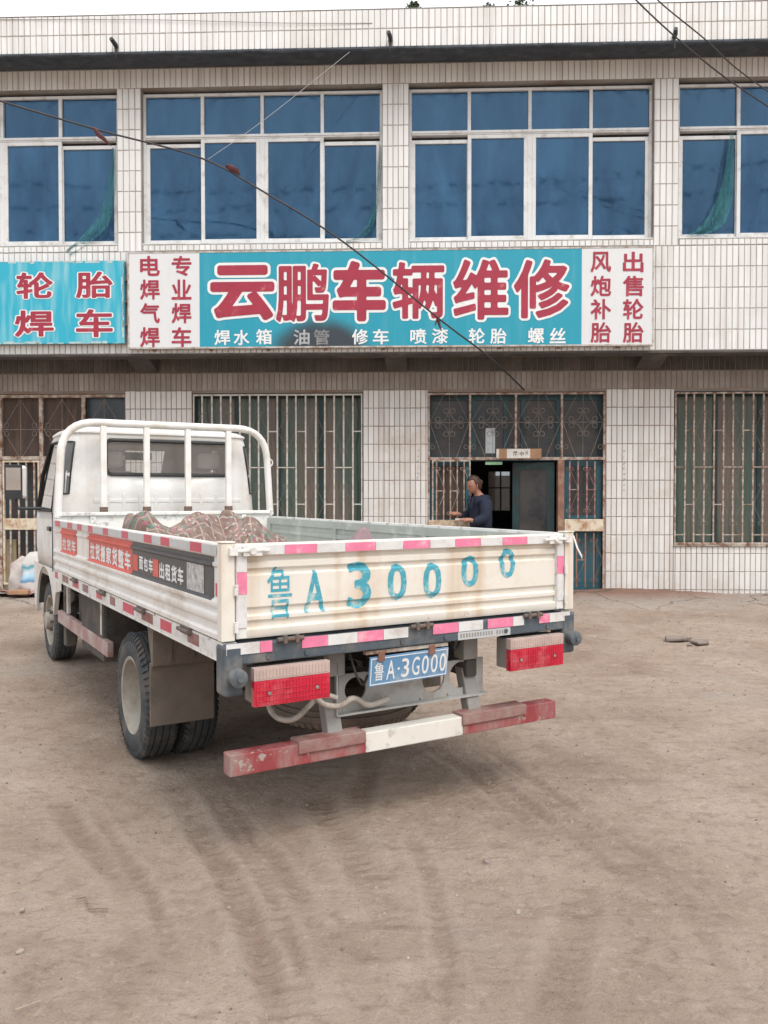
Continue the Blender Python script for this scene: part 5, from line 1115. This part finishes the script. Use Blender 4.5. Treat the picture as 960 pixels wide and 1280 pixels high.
# ------------------------------------------------------------------ quilt in the bed
def quilt_mat():
    m = bpy.data.materials.new('patterned_quilt_cloth'); m.use_nodes = True; n = m.node_tree.nodes; L = m.node_tree.links; p = n['Principled BSDF']; p.inputs['Roughness'].default_value = .95
    uv = n.new('ShaderNodeAttribute'); uv.attribute_name = 'cloth'
    def wave(rot, s, lo, hi):
        mp = n.new('ShaderNodeMapping'); mp.inputs['Rotation'].default_value = (0, 0, R(rot)); L.new(uv.outputs['Vector'], mp.inputs[0]); w_ = n.new('ShaderNodeTexWave'); w_.inputs['Scale'].default_value = s; w_.inputs['Distortion'].default_value = .4
        L.new(mp.outputs[0], w_.inputs[0]); r = n.new('ShaderNodeMapRange'); r.inputs[1].default_value = lo; r.inputs[2].default_value = hi; L.new(w_.outputs[0], r.inputs[0]); return r.outputs[0]
    ns = n.new('ShaderNodeTexNoise'); ns.inputs['Scale'].default_value = 5; ns.inputs['Detail'].default_value = 5; L.new(uv.outputs['Vector'], ns.inputs[0])
    cr = n.new('ShaderNodeValToRGB'); e = cr.color_ramp.elements; e[0].position = .35; e[0].color = (.135, .09, .072, 1); e[1].position = .65; e[1].color = (.24, .17, .14, 1); L.new(ns.outputs[0], cr.inputs[0]); out = cr.outputs[0]
    def mx(fac, col):
        nonlocal out
        q = n.new('ShaderNodeMix'); q.data_type = 'RGBA'; L.new(fac, q.inputs[0]); L.new(out, q.inputs['A']); q.inputs['B'].default_value = (*col, 1); out = q.outputs['Result']
    mx(wave(0, 1.6, .95, .99), (.33, .24, .215)); mx(wave(90, 1.6, .95, .99), (.33, .245, .22))
    for sc_, col, th in ((9.2, (.1, .19, .15), .36), (10.3, (.33, .10, .14), .32), (12.1, (.4, .34, .29), .30), (15., (.11, .08, .085), .28)):
        v = n.new('ShaderNodeTexVoronoi'); v.inputs['Scale'].default_value = sc_; L.new(uv.outputs['Vector'], v.inputs[0]); r = n.new('ShaderNodeMapRange'); r.inputs[1].default_value = th; r.inputs[2].default_value = th - .07; L.new(v.outputs['Distance'], r.inputs[0])
        n2 = n.new('ShaderNodeTexNoise'); n2.inputs['Scale'].default_value = 14; L.new(uv.outputs['Vector'], n2.inputs[0]); mu = n.new('ShaderNodeMath'); mu.operation = 'MULTIPLY'; L.new(r.outputs[0], mu.inputs[0]); r3 = n.new('ShaderNodeMapRange'); r3.inputs[1].default_value = .42; r3.inputs[2].default_value = .52; L.new(n2.outputs[0], r3.inputs[0]); L.new(r3.outputs[0], mu.inputs[1]); mx(mu.outputs[0], col)
    L.new(out, p.inputs['Base Color'])
    c = n.new('ShaderNodeTexNoise'); c.inputs['Scale'].default_value = 30; L.new(uv.outputs['Vector'], c.inputs[0]); bp = n.new('ShaderNodeBump'); bp.inputs['Strength'].default_value = .3; bp.inputs['Distance'].default_value = .01; L.new(c.outputs[0], bp.inputs['Height']); L.new(bp.outputs[0], p.inputs['Normal'])
    return m
NQ = 110; qx = np.linspace(-1, 1, NQ); qX, qY = np.meshgrid(qx, qx)
hx, hy = .57, .42
prof_ = .30 * np.exp(-(qX / .985) ** 12 - (qY / .8) ** 4) + .075 * np.exp(-((qX + .10) / .2) ** 2 - (qY / .5) ** 2) + .06 * np.exp(-((qX - .28) / .2) ** 2 - (qY / .5) ** 2) + .085 * np.exp(-((qX + .80) / .2) ** 2) - .02 * np.exp(-((qX + .50) / .1) ** 2) - .05 * np.exp(-((qX - .78) / .2) ** 2)
prof_ = np.maximum(prof_, 0) * (1 - .10 * np.exp(-((qX - .09) / .03) ** 2))
fold = .6 * .032 * np.sin(7 * qX + 3.5 * qY + 2.5 * fbm(qX + 3, qY + 3, 1.8, 3, 21)) + .045 * fbm(qX + 5, qY + 5, 2.6, 4, 22) + .028 * fbm(qX * 2 + 5, qY + 9, 7, 3, 27) + .022 * np.sin(16 * (qX * .6 - qY * .5) + 6 * fbm(qX + 7, qY + 1, 1.2, 3, 24))
rim_ = np.clip((1 - np.maximum(np.abs(qX) ** 1.5, np.abs(qY))) / .25, 0, 1)
qZ = np.maximum(prof_ + fold * np.clip(prof_ * 6, 0, 1), .0) * rim_ + .012
wx = hx * qX * (1 + .08 * np.sin(3 * qY + 1)) * (1 - .25 * np.abs(qY) ** 2); wy = hy * qY * (1 - .3 * np.abs(qX) ** 3) + .05 * np.sin(3 * qX)
vs = np.stack([wx.ravel(), wy.ravel(), qZ.ravel()], 1); ii = (np.arange(NQ - 1)[:, None] * NQ + np.arange(NQ - 1)).ravel()
qm = bpy.data.meshes.new('folded_quilt'); qm.from_pydata(list(map(tuple, vs)), [], list(map(tuple, np.stack([ii, ii + 1, ii + 1 + NQ, ii + NQ], 1)))); qm.materials.append(quilt_mat()); qm.polygons.foreach_set('use_smooth', [True] * len(qm.polygons))
at = qm.attributes.new('cloth', 'FLOAT_VECTOR', 'POINT'); at.data.foreach_set('vector', np.stack([qX.ravel() * 1.2, qY.ravel() * .9 + prof_.ravel() * 1.1, qX.ravel() * 0], 1).ravel()); qm.update()
qo = link('folded_quilt', qm, None, ORG + TT * -.22 + TL * 2.0 + Vector((0, 0, .885)), TH - R(4))
tag(qo, 'crumpled brown and pink flowered quilt heaped in the truck bed', 'quilt')
pm = MB(); pm.revolve([(0, .12), (.06, .115), (.13, .08), (.2, .04), (.235, .0)], (0, 0, 0), 'z', 16)
for i, v in enumerate(pm.v): pm.v[i] = tuple(Vector(v) + Vector(noise.noise_vector(Vector(v) * 9)) * .02)
x_, z_ = TR(452, 664, 1.2)
tag(pm.build('cloth_bundle', mat('mauve_cloth', (.24, .16, .17), .95, var=.2, scale=12), None, smooth=80, loc=ORG + TT * x_ + TL * 1.2 + Vector((0, 0, z_ - .20)), rotz=TH), 'small mauve cloth bundle peeking over the middle of the tailgate', 'bundle')
# white strap end dangling from the right rear corner
so_ = ORG + TT * (HB + .01) + TL * 0 + Vector((0, 0, 1.2)); m = MB(); m.add([(0, 0, 0), (.008, 0, .0), (.026, -.01, -.06), (.016, -.01, -.06), (.043, -.01, -.10), (.052, -.01, -.097), (.055, -.008, -.115)], [(0, 1, 2, 3), (3, 2, 5, 4), (4, 5, 6)])
st2 = m.build('strap_end', char_white, None, loc=so_, rotz=TH); st2.modifiers.new('th', 'SOLIDIFY').thickness = .003; tag(st2, 'short white strap dangling from the right rear corner of the truck', 'strap')

# ------------------------------------------------------------------ things by the left entrance and on the ground
def lumpy(mb, amt, sc_=4, seed=0):
    for i, v in enumerate(mb.v): mb.v[i] = tuple(Vector(v) + Vector(noise.noise_vector(Vector(v) * sc_ + Vector((seed, 0, 0)))) * amt)
    return mb
def sack(name, lab, loc, rz, sx, sy, sz_, m, seed=0, lean=0., cat='sack', group=None):
    mb = MB(); n = 24; k = 18; vs = []; fs = []
    for i in range(k + 1):
        t = i / k; h = sz_ * t; r = (1 - (2 * t - 1) ** 8) ** .5 * (1 - .12 * t); r = max(r, .02)
        for j in range(n):
            a = 2 * math.pi * j / n; c, s = math.cos(a), math.sin(a); c = math.copysign(abs(c) ** .6, c); s = math.copysign(abs(s) ** .6, s)
            vs.append((c * sx * r * (1 + .06 * math.sin(7 * t + j * .8 + seed)), s * sy * r + lean * t, h))
    fs = [(i * n + j, i * n + (j + 1) % n, (i + 1) * n + (j + 1) % n, (i + 1) * n + j) for i in range(k) for j in range(n)]; fs += [tuple(range(n))[::-1], tuple(range(k * n, (k + 1) * n))]
    mb.add(vs, fs); lumpy(mb, .05, 6, seed); return tag(mb.build(name, m, None, smooth=60, loc=loc, rotz=rz), lab, cat, group)
def sack_mat():
    m = bpy.data.materials.new('printed_woven_sack'); m.use_nodes = True; n = m.node_tree.nodes; L = m.node_tree.links; p = n['Principled BSDF']; p.inputs['Roughness'].default_value = .5
    tc = n.new('ShaderNodeTexCoord'); ns = n.new('ShaderNodeTexNoise'); ns.inputs['Scale'].default_value = 4; ns.inputs['Detail'].default_value = 5; L.new(tc.outputs['Object'], ns.inputs[0])
    sx = n.new('ShaderNodeSeparateXYZ'); L.new(tc.outputs['Object'], sx.inputs[0]); ad = n.new('ShaderNodeMath'); ad.operation = 'MULTIPLY_ADD'; ad.inputs[1].default_value = .22; L.new(ns.outputs[0], ad.inputs[0]); L.new(sx.outputs[2], ad.inputs[2])
    cr = n.new('ShaderNodeValToRGB'); e = cr.color_ramp.elements; e[0].position = .27; e[0].color = (.55, .5, .48, 1); e[1].position = .30; e[1].color = (.06, .2, .34, 1)
    for ps, c in ((.36, (.3, .48, .6)), (.46, (.5, .55, .6)), (.52, (.04, .27, .33)), (.56, (.55, .52, .5))): x = e.new(ps); x.color = (*c, 1)
    L.new(ad.outputs[0], cr.inputs[0]); L.new(cr.outputs[0], p.inputs['Base Color']); return m
def gpt(px, py, z=.03): q = GP(px, py, z); return Vector((q.x, q.y, z))
pl_ = gpt(52, 745); sack('printed_sack', 'upright woven sack with blue and teal print beside the truck cab', pl_ + Vector((0, .05, 0)), R(4), .30, .14, .60, sack_mat(), 3, .06)
p2 = gpt(22, 745); sack('white_sack', 'slumped pale woven sack with faint print, against the left gate', p2 + Vector((-.02, .16, 0)), R(-6), .17, .12, .5, mat('dirty_white_woven_sack', (.48, .44, .41), .7, var=.15, dirt=(.38, .25, .22), dscale=5, damt=.4), 8, .05)
p3 = gpt(2, 738); o = MB(); o.box(-.14, .17, 0, .025, 0, .72)
for x in (-.06, .02, .1): o.box(x, x + .005, -.004, 0, .01, .71)
tag(o.build('leaning_board', mat('yellowish_plank', (.42, .35, .22), .8, var=.2, scale=4, stretch=(6, 1, .5), dirt=(.3, .24, .15), dscale=3), None, loc=p3 + Vector((.0, .1, 0)), rotz=0), 'yellowish upright board at the left edge by the gate', 'board')
p4 = gpt(32, 745); m = MB().add(*(lambda N: ([(x * .62, y * .22, .02 + .025 * math.sin(x * 9 + y * 3)) for x in [-1 + 2 * i / N for i in range(N + 1)] for y in [-1 + 2 * j / 6 for j in range(7)]], [(i * 7 + j, i * 7 + j + 1, (i + 1) * 7 + j + 1, (i + 1) * 7 + j) for i in range(N) for j in range(6)]))(30)); lumpy(m, .03, 5, 2)
r1 = m.build('red_sheet', mat('dull_red_sheet', (.25, .1, .085), .8, var=.2, scale=6, dirt=(.4, .3, .26), dscale=5), None, smooth=70, loc=p4 + Vector((-.05, .0, .03)), fix=False); r1.modifiers.new('th', 'SOLIDIFY').thickness = .008; tag(r1, 'rumpled dull red sheet lying at the foot of the sacks', 'sheet')
p5 = gpt(22, 745, .06); m = MB().box(-.12, .12, -.09, .09, 0, .06); lumpy(m, .02, 6, 4)
tag(m.build('cardboard_piece', MATS['brown_cardboard'], None, bevel=.01, loc=p5 + Vector((.02, .0, .02)), rotz=R(12)), 'flat tan cardboard piece on the red sheet', 'cardboard')
stone_m = mat('broken_concrete_lump', (.25, .2, .17), .9, var=.25, scale=9, dirt=(.12, .095, .08), dscale=9, damt=.4, bump=.5)
def stone(px, py, s, lab, name='stone', grp=None, seed=0, flat=.5, m=None):
    b = bmesh.new(); bmesh.ops.create_icosphere(b, subdivisions=2, radius=1)
    for v in b.verts:
        q = v.co.copy(); d = 1 + .35 * noise.noise(q * 1.3 + Vector((seed, 0, 0))); v.co = Vector((q.x * s * d, q.y * s * .75 * d, max(q.z, -.6) * s * flat * d))
    me = bpy.data.meshes.new(name); b.to_mesh(me); b.free(); me.materials.append(m or stone_m)
    p = GP(px, py); o = link(name, me, None, (p.x, p.y, s * flat * .35), random.uniform(0, 6)); 
    if lab: tag(o, lab, 'stone', grp)
    return o
p = GP(850, 802)
def slab(px, py, a, b_, c_, rz, lab, seed):
    m = MB().prism([(-a, -b_), (a * .3, -b_ * 1.1), (a, -b_ * .3), (a * .8, b_), (-a * .6, b_ * .9)], 'z', 0, c_); lumpy(m, .012, 12, seed); q = GP(px, py)
    tag(m.build('concrete_slab_piece', stone_m, None, bevel=.008, loc=(q.x, q.y, .005), rotz=rz), lab, 'rubble', 'broken slab pieces on the dirt right of the truck')
slab(846, 801, .14, .08, .035, .1, 'left, larger piece of broken grey slab on the dirt near the wall', 1)
slab(874, 805, .10, .08, .03, .5, 'right, rounder piece of broken grey slab on the dirt near the wall', 2)
for i, (px, py, s, lab) in enumerate(((862, 807, .03, 'brick coloured chip between the two slab pieces'), (895, 760, .03, 'small brown stone on the dirt below the right window'), (516, 962, .012, 'tiny pale stone on the ground just behind the bumper'), (25, 1190, .014, 'pale pebble low on the left of the yard'), (648, 1141, .014, 'flat pale pebble in the lower right centre'), (608, 1078, .018, 'elongated grey stone in the middle foreground'), (954, 1038, .012, 'pale pebble at the right edge'), (28, 1138, .012, 'pale chip beside the twig at the lower left'))):
    stone(px, py, s, lab, 'stone', 'loose stones scattered on the dirt', i * 3 + 1, .5, mat('pale_pebble', (.30, .25, .21), .9, var=.2) if i in (2, 3, 4, 6, 7) else stone_m)
# gravel and crumbs: too many to count
gv = MB()
for i in range(7000):
    y = 1.9 + 9.4 * random.random() ** .8; x = random.uniform(-.62, .62) * y; s = random.choice((.002, .002, .003, .003, .004, .007)) * (1 + y * .12); a = random.uniform(0, 6.28)
    i_ = int(np.clip((x - gx0) / (gx1 - gx0) * (NX - 1), 0, NX - 1)); j_ = int(np.clip(((y - gy0) / (gy1 - gy0)) ** .8 * (NY - 1), 0, NY - 1)); z0 = Z[j_, i_]
    c, q = math.cos(a) * s, math.sin(a) * s
    gv.add([(x + c, y + q, z0 - s * .2), (x - q, y + c, z0 - s * .2), (x - c * .8, y - q * .9, z0 - s * .2), (x + q, y - c, z0 - s * .2), (x, y, z0 + s * .7)], [(0, 1, 4), (1, 2, 4), (2, 3, 4), (3, 0, 4)])
gvo = gv.build('gravel', mat('dirt_crumb', (.26, .21, .17), .95, var=.3, scale=30, island=.5), None, fix=False); gvo['kind'] = 'stuff'
tw = mat('dry_twig', (.2, .15, .11), .9)
for i, (px, py, pts, lab) in enumerate(((95, 1128, [(0, 0, .01), (.03, .01, .012), (.05, -.03, .01), (.06, -.035, .012), (.065, -.06, .006), (.10, -.065, .01), (.13, -.06, .006)], 'small crooked dry twig on the ground at the lower left'), (30, 1262, [(-.02, -.01, .004), (0, 0, .006), (.03, .03, .004)], 'short straw near the bottom left corner'), (18, 1118, [(-.03, -.01, .004), (0, .005, .008), (.04, .012, .004)], 'thin straw by the left edge of the ground'))):
    q = GP(px, py); m = MB().tube(pts, .0032 if i == 0 else .0016, 5); tag(m.build('twig', tw if i == 0 else mat('pale_straw', (.36, .29, .21), .9), None, loc=(q.x, q.y, .002)), lab, 'twig')

# ------------------------------------------------------------------ trees whose tips show over the parapet
leaf_m = mat('tree_foliage', (.045, .075, .03), .8, var=.4, scale=3, island=.5); bark = mat('tree_bark', (.12, .09, .07), .9, var=.3, bump=.4)
def tree(px, top_py, rad, lab, seed):
    random.seed(seed); y = 22.; n_ = ray(px, top_py); tpt = Vector((0, 0, CAM_H)) + n_ * (y / n_.y); base = Vector((tpt.x, y, 0)); H_ = tpt.z
    t = thing('tree', lab, 'tree', base, 0, 'trees behind the building')
    tr_ = MB(); tr_.tube([(0, 0, 0), (.1, 0, H_ * .4), (0, .05, H_ * .75), (0, 0, H_ - .3)], [.2, .15, .09, .02], 8)
    for k in range(9): a = k * 2.4; z0 = H_ * (.45 + .05 * k); tr_.tube([(0, 0, z0), (math.cos(a) * rad * .6, math.sin(a) * rad * .6, z0 + rad * .5)], [.05, .012], 5)
    tr_.build('trunk', bark, t, smooth=60); cr_ = MB()
    for k in range(70):
        f = random.random(); zz = H_ - .05 - f * H_ * .5; rr = rad * (f ** .55); a = random.uniform(0, 6.28); r2 = rr * random.random() ** .5; c = Vector((math.cos(a) * r2, math.sin(a) * r2, zz)); cl = .1 + .2 * random.random() * min(1, f * 3 + .2)
        for q in range(46):
            d = Vector((random.gauss(0, 1), random.gauss(0, 1), random.gauss(0, .8))) * cl * .6; p = c + d; p.z = min(p.z, H_ + .02); u = Vector((random.gauss(0, 1), random.gauss(0, 1), random.gauss(0, 1))).normalized() * .05; v = u.cross(Vector((random.gauss(0, 1), random.gauss(0, 1), random.gauss(0, 1)))).normalized() * .028
            cr_.add([p - u, p + v, p + u, p - v], [(0, 1, 2, 3)])
    cr_.build('crown', leaf_m, t, fix=False)
tree(516, 1, .5, 'narrow tree tip showing over the roofline, leftmost of the three', 11); tree(611, 0, .6, 'tree tip over the roofline between the other two', 12); tree(648, -9, 1.0, 'broader tree crown over the roofline, rightmost of the three', 13)

# ------------------------------------------------------------------ PERSON in the doorway
random.seed(5)
def skin(name, verts, edges, radii, m, parent, sub=2, root=0):
    me = bpy.data.meshes.new(name); me.from_pydata([Vector(v) for v in verts], edges, []); o = link(name, me, parent); me.materials.append(m)
    s = o.modifiers.new('skin', 'SKIN'); s.use_smooth_shade = True
    for i, r in enumerate(radii):
        d = me.skin_vertices[0].data[i]; d.radius = (r, r) if not isinstance(r, tuple) else r; d.use_root = (i == root)
    b = o.modifiers.new('sub', 'SUBSURF'); b.levels = b.render_levels = sub; return o
skin_m = mat('warm_skin', (.36, .17, .115), .55, var=.08, scale=10); navy = mat('navy_work_jacket', (.01, .016, .036), .85, var=.25, scale=8, bump=.3, bscale=20); trous = mat('dark_trousers', (.03, .03, .035), .9, var=.2); hair_m = mat('dark_brown_hair', (.05, .022, .014), .6, var=.3, scale=30, stretch=(4, 4, 1))
pu, pz = FW(596, 610, .22)
per = thing('person', 'person in a navy jacket standing in the doorway, looking down at their hands', 'person', FB(pu, .22, .045), -PS)
# local: x right along wall, -y towards the viewer; the figure faces left (-x) and a little to the viewer
hz = 1.47
V = [(.05, .02, .88), (.06, .02, 1.0), (.055, .02, 1.15), (.045, .01, 1.27), (.02, -.01, 1.34), (-.01, -.03, 1.40),    # pelvis..neck
     (-.02, -.04, 1.46), (-.03, -.05, 1.53),                                                                        # head
     (.12, -.13, 1.25), (.10, -.20, 1.03), (-.04, -.24, .985), (-.11, -.235, 1.01),                                   # near arm
     (.02, .16, 1.25), (-.05, .17, 1.06), (-.20, .06, 1.06), (-.26, .02, 1.085),                                      # far arm
     (.06, -.07, .82), (.05, -.08, .46), (.09, -.09, .07), (-.03, -.11, .03), (.06, .10, .82), (.03, .11, .46), (.06, .12, .07), (-.06, .11, .03)]
Ed = [(0, 1), (1, 2), (2, 3), (3, 4), (4, 5), (5, 6), (6, 7), (3, 8), (8, 9), (9, 10), (10, 11), (3, 12), (12, 13), (13, 14), (14, 15), (0, 16), (16, 17), (17, 18), (18, 19), (0, 20), (20, 21), (21, 22), (22, 23)]
Rd_ = [.07, .085, .10, .10, .055, .05, .07, .062, .055, .043, .03, .03, .06, .043, .03, .03, .085, .055, .04, .035, .085, .055, .04, .035]
def hand(base, d, side):
    """five finger chains rooted inside the palm"""
    i0 = len(V); V.append(tuple(base + d * .05)); Rd_.append(.026); r = i0; Ed.append((i0 - 0, i0 - 0)) if False else None
    return i0
hv = []
def add_hand(wi, direc, updir):
    d = Vector(direc).normalized(); up = Vector(updir).normalized(); sd = d.cross(up).normalized(); w0 = Vector(V[wi]); palm = len(V); V.append(tuple(w0 + d * .045)); Rd_.append((.032)); Ed.append((wi, palm))
    for k, (off, ln) in enumerate(((-.024, .055), (-.008, .064), (.008, .060), (.024, .048))):
        a = len(V); V.append(tuple(w0 + d * .075 + sd * off)); Rd_.append(.0105); Ed.append((palm, a)); b = len(V); V.append(tuple(w0 + d * (.075 + ln * .6) + sd * off * 1.1 - up * .008)); Rd_.append(.0095); Ed.append((a, b)); c = len(V); V.append(tuple(w0 + d * (.075 + ln * .8) + sd * off * 1.1 - up * .03)); Rd_.append(.008); Ed.append((b, c))
    a = len(V); V.append(tuple(w0 + d * .05 - sd * .034 - up * .006)); Rd_.append(.011); Ed.append((palm, a)); b = len(V); V.append(tuple(w0 + d * .082 - sd * .045 - up * .018)); Rd_.append(.009); Ed.append((a, b))
add_hand(11, (-1, .05, .1), (0, -.4, 1)); add_hand(15, (-.9, -.3, .15), (0, -.4, 1))
body = skin('body', V, Ed, Rd_, skin_m, per)
# head shape: displaced sphere with brow, nose, chin fused visually to the neck
hm = bmesh.new(); bmesh.ops.create_uvsphere(hm, u_segments=32, v_segments=24, radius=1)
for v in hm.verts:
    q = v.co.copy(); x, y, z = q        # face looks to -x
    r = Vector((x * .098, y * .078, z * .118))
    if x < 0: r.x *= 1 - .12 * max(0, z) + (.05 if z < -.3 else 0)
    r.y *= 1 - .28 * max(0, -z) ** 1.3; r.x += -.012 * math.exp(-((z + .75) / .25) ** 2) * (x < 0)
    nose = math.exp(-(y / .16) ** 2) * math.exp(-((z + .12) / .16) ** 2) * (x < -.5); r.x -= .022 * nose
    eye = math.exp(-((abs(y) - .38) / .14) ** 2) * math.exp(-((z - .08) / .09) ** 2) * (x < -.5); r.x += .010 * eye
    lip = math.exp(-(y / .3) ** 2) * math.exp(-((z + .48) / .05) ** 2) * (x < -.4); r.x -= .006 * lip
    v.co = r
hme = bpy.data.meshes.new('head'); hm.to_mesh(hme); hm.free(); hme.materials.append(skin_m); hme.polygons.foreach_set('use_smooth', [True] * len(hme.polygons))
head = link('head', hme, per, (-.045, -.045, 1.475)); head.rotation_euler = (0, R(-24), R(28))
hh = bmesh.new(); bmesh.ops.create_uvsphere(hh, u_segments=32, v_segments=24, radius=1)
for v in hh.verts:
    q = v.co.copy(); x, y, z = q; r = Vector((x * .109 + .010, y * .089, z * .127 + .004)); front = x < -.25 and z < .62
    if front or (x < .15 and z < -.1) or z < -.72: r = Vector((x * .07, y * .06, z * .09))
    r += Vector(noise.noise_vector(q * 7)) * .004; v.co = r
hhm = bpy.data.meshes.new('hair'); hh.to_mesh(hhm); hh.free(); hhm.materials.append(hair_m); hhm.polygons.foreach_set('use_smooth', [True] * len(hhm.polygons)); link('hair', hhm, head)
MB().revolve([(-.035, 0), (-.028, .028), (0, .036), (.03, .026), (.036, 0)], (.112, 0, -.01), 'z', 12).build('hair_bun', hair_m, head, smooth=80)
for s in (-1, 1):
    MB().revolve([(-.007, 0), (-.004, .007), (.004, .007), (.007, 0)], (-.088, s * .03, .010), 'x', 10).build('eye', mat('dark_eye', (.02, .015, .012), .3), head, smooth=80)
    MB().revolve([(-.02, 0), (-.014, .01), (.012, .012), (.02, 0)], (.0, s * .078, -.01), 'z', 10).build('ear', skin_m, head, smooth=80)
MB().box(-.1, -.094, -.02, .02, -.061, -.056).build('mouth', mat('lip', (.25, .08, .06), .5), head)
# jacket and trousers as their own surfaces over the body
jv = [(.055, .02, .80), (.06, .02, 1.0), (.055, .02, 1.15), (.045, .01, 1.27), (.02, -.01, 1.335), (.12, -.13, 1.25), (.10, -.20, 1.03), (-.04, -.24, .985), (.02, .16, 1.25), (-.05, .17, 1.06), (-.20, .06, 1.06), (-.225, .04, 1.07), (-.075, -.24, .995)]
je = [(0, 1), (1, 2), (2, 3), (3, 4), (3, 5), (5, 6), (6, 7), (7, 12), (3, 8), (8, 9), (9, 10), (10, 11)]
skin('jacket', jv, je, [.17, .165, .17, .165, .08, .105, .082, .058, .105, .082, .058, .052, .052], navy, per)
skin('trousers', [(.055, .02, .98), (.06, -.07, .80), (.05, -.08, .46), (.09, -.09, .10), (.06, .10, .80), (.03, .11, .46), (.06, .12, .10)], [(0, 1), (1, 2), (2, 3), (0, 4), (4, 5), (5, 6)], [.155, .115, .08, .068, .115, .08, .068], trous, per)
for s, y in ((-1, -.10), (1, .115)): MB().box(-.13, .12, -.045, .045, -.045, .03).build('shoe', black_plastic, per, bevel=.02, loc=(.02, y, .045))
cl = MB(); cl.tube([(-.055, -.115, 1.31), (-.075, -.135, 1.22), (-.075, -.14, 1.16)], [.012, .016, .006], 6); cl.tube([(-.10, -.03, 1.33), (-.105, -.10, 1.24), (-.085, -.135, 1.16)], [.012, .014, .006], 6); cl.build('collar', navy, per, smooth=60)
bt_ = thing('held_cloth', 'small pale strip held in the hands of the person in the doorway', 'cloth', FB(pu - .25, .42, 1.06), -PS)
MB().box(-.05, .05, -.006, .006, -.012, .012).build('strip', creambar, bt_)

# overhead lines across the yard behind the viewpoint; they show as dark reflections in the upper panes
for i, (z, sg, lab) in enumerate(((9.6, .5, 'lowest of the overhead lines behind the viewpoint, reflected in the upper windows'), (10.4, .35, 'middle overhead line behind the viewpoint, reflected in the upper windows'), (11.3, .7, 'highest overhead line behind the viewpoint, reflected in the upper windows'))):
    pts = [Vector((-14 + 2 * k, -3 - .4 * i, z - sg * (1 - ((k - 7) / 7) ** 2) + .02 * k * (i - 1))) for k in range(15)]
    tag(MB().tube([p - pts[0] for p in pts], .05, 6).build('overhead_cable', cab_m, None, smooth=80, loc=pts[0]), lab, 'cable')

# faint handwritten marks on the piers beside the doorway
pencil = mat('faded_grey_marker', (.3, .29, .28), .8, var=.3, scale=30)
for px, y0_, y1_ in ((523, 560, 604), (780, 562, 622)):
    m = MB(); n_ = int((y1_ - y0_) / 7)
    for i in range(n_):
        u, z = FW(px, y0_ + i * 7 + 3, 0)
        for q in range(2): pts = [(u + random.uniform(-.02, .02), -.0085, z + random.uniform(-.028, .028)) for _ in range(3)]; m.tube(pts, .0028, 4)
    m.build('scrawl', pencil, bld)['kind'] = 'stuff'

wire = mat('dark_wiring', (.03, .03, .03), .6)
MB().tube(round_path([(-.30, .06, .74), (-.29, .03, .66), (-.26, .02, .60), (-.22, .05, .64)], .03), .006, 6).build('wiring', wire, trk, smooth=60)
MB().tube(round_path([(.20, .06, .75), (.22, .03, .70), (.24, .04, .73), (.27, .06, .755)], .02), .005, 6).build('wiring', wire, trk, smooth=60)
for x in (-.70, -.54, -.1, .12, .45, .7): MB().tube([(x, -.031, .782), (x, -.037, .782)], .011, 6).build('bolt', bluegrey, trk)
for s in (-1, 1):
    for dx in (-.10, .10): MB().tube([(s * .613 + dx, -.066, .65), (s * .613 + dx, -.0685, .65)], .007, 8).build('lens_screw', greymetal, trk)
